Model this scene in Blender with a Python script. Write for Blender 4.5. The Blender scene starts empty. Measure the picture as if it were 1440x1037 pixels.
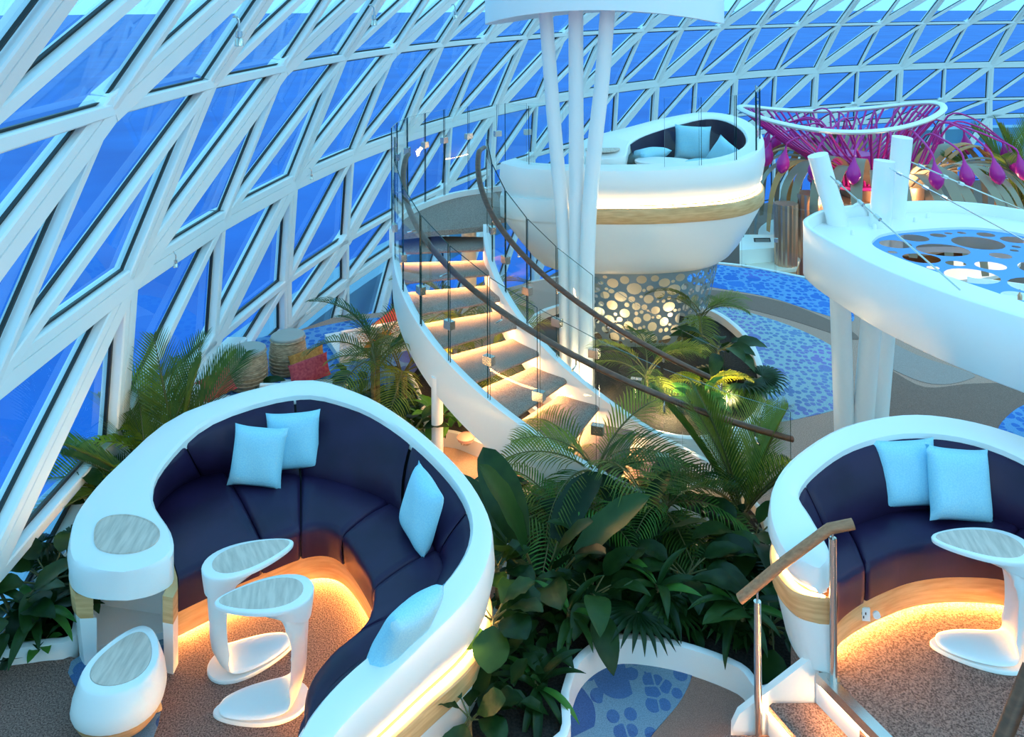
import bpy, bmesh, math, random
from mathutils import Vector, Matrix
from mathutils.geometry import delaunay_2d_cdt
random.seed(7)
S = bpy.context.scene
COL = S.collection
PI = math.pi
V = Vector
# ------------------------------------------------------------------ camera
CAMZ, FPX, PX0, PY0, ROLL = 4.0, 1170.0, 720.0, 8.5, 0.00486
cam_d = bpy.data.cameras.new('camera')
cam_d.sensor_width = 36.0
cam_d.lens = FPX / 1440 * 36.0
cam_d.shift_y = -(518.5 - PY0) / 1440
cam_d.clip_start = 0.05
cam_d.clip_end = 20000
cam = bpy.data.objects.new('camera', cam_d)
cam.location = (0, 0, CAMZ)
cam.rotation_euler = (PI / 2, ROLL, 0)
COL.objects.link(cam)
S.camera = cam
CR = cam.rotation_euler.to_matrix()
# ------------------------------------------------------------------ sky and exposure
S.view_settings.view_transform = 'Standard'
S.view_settings.look = 'None'
S.view_settings.gamma = 1
S.view_settings.use_curve_mapping = False
S.view_settings.exposure = 0.45
W = bpy.data.worlds.new('dusk_sky')
S.world = W
W.use_nodes = True
nt = W.node_tree
bg = nt.nodes['Background']
tc = nt.nodes.new('ShaderNodeTexCoord')
sp = nt.nodes.new('ShaderNodeSeparateXYZ')
rp = nt.nodes.new('ShaderNodeValToRGB')
nt.links.new(tc.outputs['Generated'], sp.inputs[0])
nt.links.new(sp.outputs['Z'], rp.inputs[0])
nt.links.new(rp.outputs[0], bg.inputs[0])
e = rp.color_ramp.elements
e[0].position = 0.0
e[0].color = (0.26, 0.68, 1.0, 1)
e[1].position = 0.95
e[1].color = (0.24, 0.62, 1.0, 1)
m_ = rp.color_ramp.elements.new(0.18)
m_.color = (0.36, 0.86, 1.0, 1)
m_ = rp.color_ramp.elements.new(0.5)
m_.color = (0.29, 0.78, 1.0, 1)
bg.inputs[1].default_value = 1.35
S.cycles.max_bounces = 8
S.cycles.transparent_max_bounces = 24
S.cycles.sample_clamp_indirect = 6
S.cycles.use_denoising = True

# added warm fill lamps, out of view, to offset the cyan sky light
for hx, hy, hz, he in ((-0.5, -5.5, 6.5, 190), (7.0, -3.0, 7.5, 190), (10, 9, 9, 150)):
    ld = bpy.data.lights.new('warm_fill', 'POINT'); ld.energy = he; ld.color = (1, 0.66, 0.46); ld.shadow_soft_size = 0.9
    lo_ = bpy.data.objects.new('warm_fill', ld); COL.objects.link(lo_); lo_.location = (hx, hy, hz)
# ------------------------------------------------------------------ helpers
def ray(px, py):
    return CR @ V(((px - PX0) / FPX, (PY0 - py) / FPX, -1))
def P(px, py, z):                       # where a sight line meets the level z
    d = ray(px, py); t = (z - CAMZ) / d.z
    return V((d.x * t, d.y * t, z))
def PT(px, py, a, b):                   # ... the inclined plane z = a + b*y
    d = ray(px, py); t = (a - CAMZ) / (d.z - b * d.y)
    return V((d.x * t, d.y * t, CAMZ + d.z * t))
def PY(px, py, Y):
    d = ray(px, py); t = Y / d.y
    return V((d.x * t, Y, CAMZ + d.z * t))
def lerp(a, b, t): return a + (b - a) * t
def cr(pts, m=4, closed=False):
    out = []; n = len(pts)
    for i in range(n if closed else n - 1):
        if closed: p0, p1, p2, p3 = pts[(i-1) % n], pts[i], pts[(i+1) % n], pts[(i+2) % n]
        else: p0, p1, p2, p3 = pts[max(i-1, 0)], pts[i], pts[i+1], pts[min(i+2, n-1)]
        for k in range(m):
            t = k / m
            out.append(0.5 * ((2*p1) + (p2-p0)*t + (2*p0-5*p1+4*p2-p3)*t*t + (3*p1-p0-3*p2+p3)*t**3))
    if not closed: out.append(pts[-1].copy())
    return out
class MB:
    def __init__(s): s.v = []; s.f = []; s.m = []; s.mi = 0
    def face(s, pts):
        n = len(s.v); s.v += [tuple(p) for p in pts]; s.f.append(tuple(range(n, n + len(pts)))); s.m.append(s.mi)
    def grid(s, rows, cu=False, cv=False):
        n = len(s.v); R = len(rows); C = len(rows[0])
        for r in rows: s.v += [tuple(p) for p in r]
        for i in range(R if cv else R - 1):
            for j in range(C if cu else C - 1):
                a = n + i*C + j; b = n + i*C + (j+1) % C
                c = n + ((i+1) % R)*C + (j+1) % C; d = n + ((i+1) % R)*C + j
                s.f.append((a, b, c, d)); s.m.append(s.mi)
        return n, R, C
    def loft(s, rings, caps=True):
        n, R, C = s.grid(rings, cu=True)
        if caps:
            s.f.append(tuple(range(n + C - 1, n - 1, -1))); s.m.append(s.mi)
            s.f.append(tuple(range(n + (R-1)*C, n + R*C))); s.m.append(s.mi)
    def tube(s, pts, r, n=8, r1=None, caps=True, flat=1.0, up=None):
        rings = []; N = len(pts)
        for i, p in enumerate(pts):
            t = (pts[min(i+1, N-1)] - pts[max(i-1, 0)]).normalized()
            u = V(up) if up else V((0, 0, 1))
            if abs(t.dot(u)) > 0.95: u = V((1, 0, 0))
            a = t.cross(u).normalized(); b = a.cross(t)
            rr = r if r1 is None else lerp(r, r1, i / (N-1))
            rings.append([p + a*rr*math.cos(2*PI*k/n) + b*rr*flat*math.sin(2*PI*k/n) for k in range(n)])
        s.loft(rings, caps)
    def box(s, c, sz, rot=None):
        c = V(c); x, y, z = [k/2 for k in sz]
        q = [V((a*x, b*y, d*z)) for d in (-1, 1) for a, b in ((-1,-1),(1,-1),(1,1),(-1,1))]
        if rot is not None: q = [rot @ p for p in q]
        s.loft([[c+p for p in q[:4]], [c+p for p in q[4:]]])
    def lathe(s, prof, c=(0,0,0), n=24, caps=True):
        c = V(c)
        s.loft([[c + V((r*math.cos(2*PI*k/n), r*math.sin(2*PI*k/n), z)) for k in range(n)] for r, z in prof], caps)
    def slab(s, out, z0, z1):
        s.loft([[V((p[0], p[1], z0)) for p in out], [V((p[0], p[1], z1)) for p in out]])
    def data(s, name, mats, sharp=35):
        me = bpy.data.meshes.new(name)
        me.from_pydata(s.v, [], s.f)
        if not isinstance(mats, (list, tuple)): mats = [mats]
        for m in mats: me.materials.append(m)
        if len(mats) > 1: me.polygons.foreach_set('material_index', s.m)
        bm = bmesh.new(); bm.from_mesh(me)
        bmesh.ops.remove_doubles(bm, verts=bm.verts, dist=1e-5)
        bmesh.ops.recalc_face_normals(bm, faces=bm.faces)
        bm.to_mesh(me); bm.free()
        me.polygons.foreach_set('use_smooth', [True]*len(me.polygons))
        me.set_sharp_from_angle(angle=math.radians(sharp))
        return me
    def build(s, name, mats, parent=None, sharp=35):
        return link(name, s.data(name, mats, sharp), parent)
def wm(o):
    m = o.matrix_basis.copy()
    if o.parent: m = wm(o.parent) @ o.matrix_parent_inverse @ m
    return m
def link(name, me, parent=None, mat=None):
    o = bpy.data.objects.new(name, me); COL.objects.link(o)
    if parent is not None:
        o.parent = parent; o.matrix_parent_inverse = wm(parent).inverted()
    if mat is not None: o.matrix_basis = mat
    return o
def tag(o, label, cat, group=None):
    o['label'] = label; o['category'] = cat
    if group: o['group'] = group
    return o
def thing(name, label, cat, loc, rz=0.0, group=None):
    o = bpy.data.objects.new(name, None); COL.objects.link(o)
    o.empty_display_size = 0.1
    o.location = loc; o.rotation_euler = (0, 0, rz)
    return tag(o, label, cat, group)
def struct(o): o['kind'] = 'structure'; return o
def stuff(o): o['kind'] = 'stuff'; return o
# ------------------------------------------------------------------ materials
def mat(name, col, rough=0.5, metal=0.0, spec=0.5, emit=None, es=0.0):
    m = bpy.data.materials.new(name); m.use_nodes = True
    b = m.node_tree.nodes['Principled BSDF']
    b.inputs['Base Color'].default_value = (*col, 1); b.inputs['Roughness'].default_value = rough
    b.inputs['Metallic'].default_value = metal; b.inputs['Specular IOR Level'].default_value = spec
    if emit: b.inputs['Emission Color'].default_value = (*emit, 1); b.inputs['Emission Strength'].default_value = es
    return m
def N(m, t, **kw):
    n = m.node_tree.nodes.new(t)
    for k, v in kw.items():
        if k[0] == '_': setattr(n, k[1:], v)
        else: n.inputs[k.replace('__', ' ')].default_value = v
    return n
def L(m, a, b): m.node_tree.links.new(a, b)
def bsdf(m): return m.node_tree.nodes['Principled BSDF']
def ramp(m, fac, stops):
    r = N(m, 'ShaderNodeValToRGB'); L(m, fac, r.inputs[0])
    el = r.color_ramp.elements
    while len(el) < len(stops): el.new(0.5)
    for q, (p, c) in zip(el, stops): q.position = p; q.color = (*c, 1)
    return r
def noisy(m, c0, c1, scale, lo=0.35, hi=0.65, bump=0.0, stretch=None, detail=4.0):
    g = N(m, 'ShaderNodeTexCoord'); src = g.outputs['Object']
    if stretch:
        mp = N(m, 'ShaderNodeMapping'); mp.inputs['Scale'].default_value = stretch[:3]
        if len(stretch) > 3: mp.inputs['Rotation'].default_value = (0, 0, stretch[3])
        L(m, src, mp.inputs[0]); src = mp.outputs[0]
    n = N(m, 'ShaderNodeTexNoise', Scale=scale, Detail=detail); L(m, src, n.inputs['Vector'])
    r = ramp(m, n.outputs['Fac'], [(lo, c0), (hi, c1)]); L(m, r.outputs[0], bsdf(m).inputs['Base Color'])
    if bump:
        b = N(m, 'ShaderNodeBump', Strength=bump, Distance=0.01); L(m, n.outputs['Fac'], b.inputs['Height'])
        L(m, b.outputs[0], bsdf(m).inputs['Normal'])
    return m
WHITE = mat('white_lacquer', (0.86, 0.86, 0.86), 0.32)
STEELW = mat('white_painted_steel', (0.84, 0.85, 0.86), 0.4)
GASKET = mat('black_gasket', (0.008, 0.009, 0.011), 0.5)
LEATHER = noisy(mat('aubergine_leather', (0.02, 0.012, 0.04), 0.42, spec=0.3), (0.013, 0.006, 0.030), (0.022, 0.011, 0.048), 3, bump=0.05)
CUSHION = noisy(mat('pale_blue_linen', (0.36, 0.7, 0.86), 0.9), (0.32, 0.66, 0.84), (0.40, 0.74, 0.88), 120, bump=0.15)
WOODL = noisy(mat('honey_oak', (0.7, 0.45, 0.24), 0.5), (0.60, 0.32, 0.13), (0.76, 0.46, 0.22), 5, stretch=(1, 1, 9), bump=0.03)
WOODT = noisy(mat('pale_ash_grain', (0.7, 0.66, 0.6), 0.45), (0.50, 0.40, 0.34), (0.70, 0.57, 0.49), 4.5, stretch=(9, 1.2, 1, 0.5), lo=0.3, hi=0.62)
RAILW = noisy(mat('walnut_rail', (0.12, 0.06, 0.035), 0.4), (0.085, 0.03, 0.014), (0.15, 0.055, 0.026), 6, stretch=(2, 2, 8))
RAILL = noisy(mat('oak_rail', (0.28, 0.15, 0.09), 0.45), (0.30, 0.115, 0.05), (0.44, 0.19, 0.09), 8, stretch=(1, 8, 6))
CHROME = mat('brushed_steel', (0.62, 0.6, 0.58), 0.25, 1.0)
CARPET = noisy(mat('brown_fleck_carpet', (0.25, 0.18, 0.16), 0.95, spec=0.1), (0.10, 0.058, 0.048), (0.34, 0.21, 0.175), 110, bump=0.4, detail=2.0)
CARPETM = noisy(mat('beige_swirl_carpet', (0.3, 0.2, 0.17), 0.95, spec=0.1), (0.38, 0.21, 0.16), (0.60, 0.37, 0.29), 100, bump=0.3)
CARPETD = noisy(mat('taupe_swirl_carpet', (0.2, 0.15, 0.13), 0.95, spec=0.1), (0.17, 0.10, 0.08), (0.34, 0.215, 0.175), 240, bump=0.3)
TREADM = noisy(mat('tread_carpet', (0.3, 0.2, 0.17), 0.95, spec=0.1), (0.22, 0.15, 0.125), (0.42, 0.31, 0.26), 110, bump=0.3)
SANDF = noisy(mat('sand_carpet', (0.5, 0.36, 0.26), 0.95, spec=0.1), (0.40, 0.27, 0.19), (0.56, 0.41, 0.30), 180)
SOIL = noisy(mat('potting_soil', (0.02, 0.016, 0.012), 0.95), (0.006, 0.005, 0.004), (0.035, 0.026, 0.02), 60, bump=1.0)
RATTAN = noisy(mat('rattan_weave', (0.5, 0.36, 0.22), 0.7), (0.30, 0.20, 0.12), (0.62, 0.46, 0.30), 7, stretch=(3, 3, 22), bump=0.5)
GREYTOP = mat('taupe_stone_top', (0.42, 0.38, 0.35), 0.6)
RED = noisy(mat('coral_cloth', (0.6, 0.05, 0.06), 0.85), (0.5, 0.03, 0.05), (0.68, 0.08, 0.08), 30)
ORANGE = noisy(mat('orange_cloth', (0.62, 0.2, 0.03), 0.85), (0.5, 0.15, 0.02), (0.68, 0.25, 0.05), 30)
MAGENTA = mat('magenta_lacquer', (0.52, 0.01, 0.27), 0.3)
RIBBON = mat('champagne_ribbon', (0.30, 0.23, 0.16), 0.45, 0.2)
RIBBONO = mat('amber_ribbon', (0.62, 0.25, 0.06), 0.5)
COPPER = mat('copper_sheet', (0.72, 0.42, 0.28), 0.3, 0.9)
DARK = mat('black_plastic', (0.015, 0.015, 0.018), 0.4)
SCREEN = mat('screen_face', (0.2, 0.19, 0.18), 0.2)
PERF = mat('blue_perforated_sheet', (0.10, 0.30, 0.68), 0.5, spec=0.2)
SKIRTM = mat('grey_blue_perforated_sheet', (0.22, 0.28, 0.32), 0.45)
CREAM = mat('cream_paint', (0.8, 0.7, 0.55), 0.5)
LEDW = mat('warm_led', (1, 0.8, 0.5), 0.5, emit=(1, 0.60, 0.24), es=44)
LEDF = mat('amber_led', (1, 0.7, 0.3), 0.5, emit=(1, 0.47, 0.11), es=165)
LEDT = mat('tread_led', (1, 0.7, 0.3), 0.5, emit=(1, 0.52, 0.20), es=105)
def glassmat(name, tint, edge=None):
    m = bpy.data.materials.new(name); m.use_nodes = True; t = m.node_tree; t.nodes.clear()
    o = N(m, 'ShaderNodeOutputMaterial'); tr = N(m, 'ShaderNodeBsdfTransparent'); tr.inputs[0].default_value = (*tint, 1)
    gl = N(m, 'ShaderNodeBsdfGlossy', Roughness=0.02); lw = N(m, 'ShaderNodeLayerWeight', Blend=0.5); pw = N(m, 'ShaderNodeMath', _operation='POWER'); pw.inputs[1].default_value = 5; L(m, lw.outputs['Facing'], pw.inputs[0]); fr = N(m, 'ShaderNodeMapRange'); fr.inputs['To Min'].default_value = 0.045; L(m, pw.outputs[0], fr.inputs[0]); mx = N(m, 'ShaderNodeMixShader')
    L(m, fr.outputs[0], mx.inputs[0]); L(m, tr.outputs[0], mx.inputs[1]); L(m, gl.outputs[0], mx.inputs[2]); L(m, mx.outputs[0], o.inputs[0])
    return m
PANE = glassmat('dome_glass', (0.72, 0.90, 0.98))
RAILG = glassmat('railing_glass', (0.93, 0.985, 0.98))
GEDGE = mat('green_glass_edge', (0.004, 0.03, 0.03), 0.15)
def bubble_carpet(name, bg_c, c0, c1, scale, pur=None):
    m = mat(name, bg_c, 0.95, spec=0.1)
    g = N(m, 'ShaderNodeNewGeometry'); mp = N(m, 'ShaderNodeMapping'); mp.inputs['Scale'].default_value = (1, 0.8, 1)
    L(m, g.outputs['Position'], mp.inputs[0])
    masks = []; cols = []
    for sc, r in ((scale, 0.40), (scale*3.6, 0.38)):
        v = N(m, 'ShaderNodeTexVoronoi', Scale=sc, Randomness=0.75); v.voronoi_dimensions = '2D'; L(m, mp.outputs[0], v.inputs['Vector'])
        sx = N(m, 'ShaderNodeSeparateColor'); L(m, v.outputs['Color'], sx.inputs[0])
        th = N(m, 'ShaderNodeMapRange'); th.inputs['From Min'].default_value = 0.3 if not masks else 0.0; th.inputs['To Min'].default_value = 0.02 if not masks else r*0.75; th.inputs['To Max'].default_value = r*1.2; th.clamp = True; L(m, sx.outputs[0], th.inputs[0])
        if not masks: bigt = th
        else: small = v
        lt = N(m, 'ShaderNodeMath', _operation='LESS_THAN'); L(m, v.outputs['Distance'], lt.inputs[0]); L(m, th.outputs[0], lt.inputs[1])
        de = N(m, 'ShaderNodeTexVoronoi', Scale=sc, Randomness=0.75); de.voronoi_dimensions = '2D'; de.feature = 'DISTANCE_TO_EDGE'; L(m, mp.outputs[0], de.inputs['Vector'])
        g2 = N(m, 'ShaderNodeMath', _operation='GREATER_THAN'); g2.inputs[1].default_value = 0.05; L(m, de.outputs['Distance'], g2.inputs[0])
        ml2 = N(m, 'ShaderNodeMath', _operation='MULTIPLY'); L(m, lt.outputs[0], ml2.inputs[0]); L(m, g2.outputs[0], ml2.inputs[1])
        masks.append(ml2); cols.append(sx)
    vb = N(m, 'ShaderNodeTexVoronoi', Scale=scale, Randomness=0.75); vb.voronoi_dimensions = '2D'; L(m, small.outputs['Position'], vb.inputs['Vector']); far = N(m, 'ShaderNodeMath', _operation='SUBTRACT'); L(m, vb.outputs['Distance'], far.inputs[0]); sx2 = N(m, 'ShaderNodeSeparateColor'); L(m, vb.outputs['Color'], sx2.inputs[0]); t2 = N(m, 'ShaderNodeMapRange'); t2.inputs['From Min'].default_value = 0.3; t2.inputs['To Min'].default_value = 0.02; t2.inputs['To Max'].default_value = 0.40*1.2; L(m, sx2.outputs[0], t2.inputs[0]); L(m, t2.outputs[0], far.inputs[1])
    fg = N(m, 'ShaderNodeMath', _operation='GREATER_THAN'); fg.inputs[1].default_value = 0.04; L(m, far.outputs[0], fg.inputs[0])
    an = N(m, 'ShaderNodeMath', _operation='MULTIPLY'); L(m, fg.outputs[0], an.inputs[0]); L(m, masks[1].outputs[0], an.inputs[1])
    mk = N(m, 'ShaderNodeMath', _operation='MAXIMUM'); L(m, masks[0].outputs[0], mk.inputs[0]); L(m, an.outputs[0], mk.inputs[1])
    r = ramp(m, cols[0].outputs[1], [(0, c0), (1, c1)])
    fl = N(m, 'ShaderNodeTexNoise', Scale=150.0, Detail=2.0); L(m, g.outputs['Position'], fl.inputs['Vector'])
    src = r.outputs[0]; bgs = None
    if pur:
        pn = N(m, 'ShaderNodeTexNoise', Scale=0.7, Detail=1.0); L(m, g.outputs['Position'], pn.inputs['Vector'])
        pr = ramp(m, pn.outputs['Fac'], [(0.5, (0, 0, 0)), (0.68, (1, 1, 1))])
        mm = N(m, 'ShaderNodeMix', _data_type='RGBA'); L(m, pr.outputs[0], mm.inputs[0]); L(m, src, mm.inputs[6]); mm.inputs[7].default_value = (*pur, 1); src = mm.outputs[2]
    mx = N(m, 'ShaderNodeMix', _data_type='RGBA'); L(m, mk.outputs[0], mx.inputs[0]); mx.inputs[6].default_value = (*bg_c, 1); L(m, src, mx.inputs[7])
    fr = ramp(m, fl.outputs['Fac'], [(0.3, (0.75, 0.75, 0.75)), (0.7, (1.15, 1.15, 1.15))])
    ml = N(m, 'ShaderNodeMix', _data_type='RGBA', _blend_type='MULTIPLY'); ml.inputs[0].default_value = 1; L(m, mx.outputs[2], ml.inputs[6]); L(m, fr.outputs[0], ml.inputs[7])
    L(m, ml.outputs[2], bsdf(m).inputs['Base Color'])
    return m
BUBW = bubble_carpet('blue_pebble_carpet', (0.17, 0.27, 0.36), (0.05, 0.10, 0.25), (0.07, 0.15, 0.32), 2.5)
BUBM = bubble_carpet('aqua_pebble_carpet', (0.36, 0.48, 0.54), (0.15, 0.22, 0.42), (0.19, 0.29, 0.50), 3.4, (0.30, 0.22, 0.55))
BUBF = bubble_carpet('deep_pebble_carpet', (0.14, 0.33, 0.62), (0.04, 0.14, 0.50), (0.06, 0.20, 0.58), 2.8, (0.22, 0.16, 0.55))
def leafmat(name, c0, c1, rough=0.35, tr=0.35):
    m = mat(name, c0, rough, spec=0.3); b = bsdf(m)
    oi = N(m, 'ShaderNodeObjectInfo'); n = N(m, 'ShaderNodeTexNoise', Scale=9.0); g = N(m, 'ShaderNodeTexCoord'); L(m, g.outputs['Object'], n.inputs['Vector'])
    ad = N(m, 'ShaderNodeMath', _operation='ADD'); L(m, oi.outputs['Random'], ad.inputs[0]); L(m, n.outputs['Fac'], ad.inputs[1])
    hf = N(m, 'ShaderNodeMath', _operation='MULTIPLY'); hf.inputs[1].default_value = 0.5; L(m, ad.outputs[0], hf.inputs[0])
    r = ramp(m, hf.outputs[0], [(0.25, c0), (0.8, c1)]); L(m, r.outputs[0], b.inputs['Base Color'])
    t = N(m, 'ShaderNodeBsdfTranslucent'); L(m, r.outputs[0], t.inputs[0])
    mx = N(m, 'ShaderNodeMixShader'); mx.inputs[0].default_value = tr
    o = m.node_tree.nodes['Material Output']; L(m, b.outputs[0], mx.inputs[1]); L(m, t.outputs[0], mx.inputs[2]); L(m, mx.outputs[0], o.inputs[0])
    return m
LEAF = leafmat('dark_green_leaf', (0.005, 0.026, 0.006), (0.03, 0.085, 0.016), 0.38, 0.3)
LEAFP = leafmat('palm_leaf', (0.035, 0.09, 0.015), (0.24, 0.29, 0.035), 0.42)
LEAFY = leafmat('yellow_green_leaf', (0.25, 0.30, 0.02), (0.45, 0.42, 0.03), 0.4)
LEAFL = leafmat('bright_leaf', (0.04, 0.17, 0.03), (0.09, 0.26, 0.04), 0.35)
STEM = mat('plant_stem', (0.10, 0.10, 0.03), 0.6)
BARK = noisy(mat('palm_stem', (0.16, 0.11, 0.04), 0.7), (0.10, 0.075, 0.025), (0.22, 0.17, 0.07), 6, stretch=(1, 1, 8))
# ------------------------------------------------------------------ the glazed dome wall
DC = V((21.6, 6.7)); TH0, DTH = 0.0125, 0.157
RINGS = [(-2.7, 24.9, 0), (-0.25, 24.9, 0), (0.4, 24.9, 0), (1.7, 24.8, 0), (3.3, 24.35, 0.16), (4.95, 23.5, 0.36), (6.5, 22.3, 0.58)]
def D(k, r, off=0.0):
    z, R, tw = RINGS[r]; th = TH0 + DTH * (k/2 + tw)
    return V((DC.x - (R+off)*math.cos(th), DC.y + (R+off)*math.sin(th), z))
def outn(p, q): 
    m = (p+q)/2; return V((m.x-DC.x, m.y-DC.y, 0)).normalized()
def beam(name, p, q, w, d, par, e=0.0):
    t = (q-p).normalized(); n = outn(p, q); n = (n - t*n.dot(t)).normalized(); s = t.cross(n)
    h = w/2; g = 0.006
    prof = [(-h, 0.012), (-h+0.012, 0), (-g+h*0.25, 0), (-g+h*0.25, 0.012), (g+h*0.25, 0.012), (g+h*0.25, 0), (h-0.012, 0), (h, 0.012), (h, d), (-h, d)]
    if w < 0.12: prof = [(-h, 0.01), (-h+0.01, 0), (h-0.01, 0), (h, 0.01), (h, d), (-h, d)]
    b = MB(); b.loft([[c + s*x + n*y for x, y in prof] for c in (p - t*e, q + t*e)])
    return b.build(name, STEELW, par, 20)
wall = struct(bpy.data.objects.new('wall_glazed', None)); COL.objects.link(wall)
wall.location = (-3.2, 6.7, -0.3)
K0, K1 = -5, 25
def aw(k): return (0.215, 0.16) if k % 2 == 0 else (0.085, 0.13)
RW = {1: (0.14, 0.16), 2: (0.08, 0.13), 3: (0.22, 0.17), 4: (0.09, 0.13), 5: (0.12, 0.16), 0: (0.2, .18), 6: (.2, .18)}
def rng(r): return range(max(K0, 2) if r == 0 else K0, K1)
def inset(t, ds):
    n = (t[1]-t[0]).cross(t[2]-t[0]).normalized()
    ln = []
    for i in range(3):
        a, b = t[i], t[(i+1) % 3]; u = (b-a).normalized(); ln.append((a + n.cross(u)*ds[i], u))
    out = []
    for i in range(3):
        (p, u), (q, w_) = ln[i-1], ln[i]
        c = u.cross(w_); den = c.dot(n)
        out.append(p + u * ((q-p).cross(w_).dot(n) / den))
    return out
GO = 0.115
for r in range(0, 6):
    for k in rng(r):
        w, d = aw(k)
        beam('mullion', D(k, r), D(k, r+1), w*(1.0 if r < 3 else 0.9), d, wall)
        w2, d2 = aw(k - r - 1)
        beam('diagonal_beam', D(k, r), D(k+1, r+1), w2*1.05, d2, wall)
        w3, d3 = RW[r+1]
        beam('ring_beam', D(k, r+1), D(k+1, r+1), w3, d3, wall, 0.02)
        for tri, ds in (((D(k, r, GO), D(k+1, r+1, GO), D(k, r+1, GO)), (w2/2, w3/2, w/2)),
                        ((D(k, r, GO), D(k+1, r, GO), D(k+1, r+1, GO)), (RW[r][0]/2, aw(k+1)[0]/2, w2/2))):
            a = inset(tri, ds); g = inset(tri, [x+0.03 for x in ds])
            if (a[0]-a[1]).length < 0.1: continue
            nn = outn(tri[0], tri[1])
            b = MB(); b.face(inset(tri, [x-0.03 for x in ds]))
            po = b.build('glass_pane', PANE, wall)
            gb = MB(); i_ = -0.025
            gb.grid([[p + nn*i_ for p in a], [p + nn*i_ for p in g], [p for p in g]], cu=True)
            gb.build('gasket', GASKET, po)
# exterior: ledge at the dome's foot, and the sea
b = MB(); lo = []
for i in range(K0*4, K1*4+1):
    th = TH0 + DTH*i/8
    c, s_ = math.cos(th), math.sin(th)
    lo.append([V((DC.x-c*R, DC.y+s_*R, z)) for R, z in ((25.3, -1.3), (25.3, -0.75), (26.3, -0.8), (26.3, -1.3))])
b.loft(lo); struct(b.build('trim_ledge', mat('outer_deck_paint', (0.22, 0.36, 0.5), 0.5)))
SEA = noisy(mat('sea_water', (0.02, 0.26, 0.85), 0.5, spec=0.08), (0.004, 0.09, 0.42), (0.010, 0.15, 0.56), 0.02, lo=0.3, hi=0.7, bump=0.5, detail=8)
b = MB(); b.lathe([(9000, -60.5), (9000, -60), ], n=64); struct(b.build('sea', SEA))
# kerb beam at the foot of the glass beside the stools
b = MB(); kp = [P(345, 474, 0.25), P(290, 530, 0.25), P(235, 590, 0.25), P(180, 680, 0.25)]
b.loft([[p + V((x, 0, z)) for x, z in ((-0.22, -0.34), (0.02, -0.34), (0.02, -0.02), (0.0, 0.0), (-0.2, 0.0), (-0.22, -0.02))] for p in kp])
struct(b.build('trim_kerb', STEELW))
# ------------------------------------------------------------------ floors
ZM, ZL, ZR, ZD = -0.3, 0.0, 0.25, -2.6
edge = cr([V((0.2, 12.9, 0)), V((1.8, 13.7, 0)), V((3.0, 13.85, 0)), V((3.74, 13.69, 0)), V((4.58, 13.06, 0)), V((5.5, 12.3, 0)), V((6.5, 11.2, 0)), V((7.6, 9.6, 0)), V((9, 6.5, 0)), V((9.3, 1, 0))], 5)
mf = [V((-3.6, 1, 0)), V((-3.55, 7, 0)), V((-3.0, 10.9, 0)), V((-2.5, 11.5, 0)), V((-1.2, 11.9, 0))] + edge
b = MB(); b.slab(mf, ZM-0.3, ZM); fl = struct(b.build('floor', CARPETM))
b = MB(); ef = edge
b.loft([[p + V((0, 0, z)) + V((x*0.8, x*0.6, 0)) for x, z in ((-0.02, ZM-0.32), (0.04, ZM-0.32), (0.04, ZM+0.02), (-0.02, ZM+0.02))] for p in ef])
struct(b.build('trim_floor_edge', WHITE))
b = MB(); b.lathe([(24.8, ZD-0.2), (24.8, ZD)], (21.6, 6.7, 0), 96); struct(b.build('lower_floor', CARPETD))
def rugpoly(px, z, name, m):
    b = MB(); b.slab(cr([P(x, y, z) for x, y in px], 5, True), z-0.004, z+0.004); return struct(b.build(name, m))
rugpoly([(980, 372), (1045, 377), (1100, 384), (1140, 396), (1185, 420), (1200, 452), (1150, 440), (1080, 418), (1000, 404), (960, 395)], ZM, 'floor_inlay', BUBF)
rugpoly([(1000, 432), (1080, 448), (1150, 476), (1188, 505), (1200, 560), (1180, 575), (1120, 590), (1060, 600), (1010, 620), (940, 560), (930, 470)], ZM, 'floor_inlay', BUBM)
rugpoly([(1215, 465), (1290, 500), (1365, 525), (1362, 534), (1330, 541), (1295, 537), (1255, 520), (1225, 505)], ZM+0.002, 'floor_inlay', noisy(mat('pale_swirl_carpet', (0.4, 0.3, 0.26), 0.95), (0.30, 0.21, 0.19), (0.46, 0.35, 0.31), 240))
rugpoly([(1245, 520), (1300, 545), (1370, 540), (1440, 545), (1500, 600), (1420, 640), (1330, 600), (1260, 590), (1235, 560)], ZM-0.002, 'floor_inlay', CARPETD)
rugpoly([(1405, 600), (1440, 570), (1500, 560), (1520, 640), (1440, 640), (1412, 622)], ZM+0.004, 'floor_inlay', BUBF)
rugpoly([(1000, 408), (1100, 425), (1190, 462), (1200, 478), (1110, 450), (1000, 420)], ZM+0.001, 'floor_inlay', CARPETD)
# left windows bay: blue carpet round the stools
ZB = -0.05
b = MB(); bay = cr([P(x, y, ZB) for x, y in ((352, 482), (420, 466), (500, 450), (560, 450), (590, 490), (540, 535), (460, 550), (400, 556), (345, 566), (312, 556))], 5, True); b.slab(bay, ZM, ZB); struct(b.build('bay_floor', BUBF))
# passage behind the left sofa
rugpoly([(575, 640), (600, 628), (650, 634), (700, 655), (760, 682), (780, 720), (700, 760), (620, 700)], ZM+0.003, 'floor_inlay', SANDF)
# walkway in front
rugpoly([(740, 1100), (775, 990), (800, 940), (850, 912), (960, 930), (974, 945), (958, 985), (920, 1030), (860, 1100)], ZM+0.004, 'floor_inlay', BUBW)
rugpoly([(900, 1070), (958, 985), (974, 945), (1050, 950), (1100, 980), (1100, 1100), (960, 1120)], ZM+0.001, 'floor_inlay', CARPETD)
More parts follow.
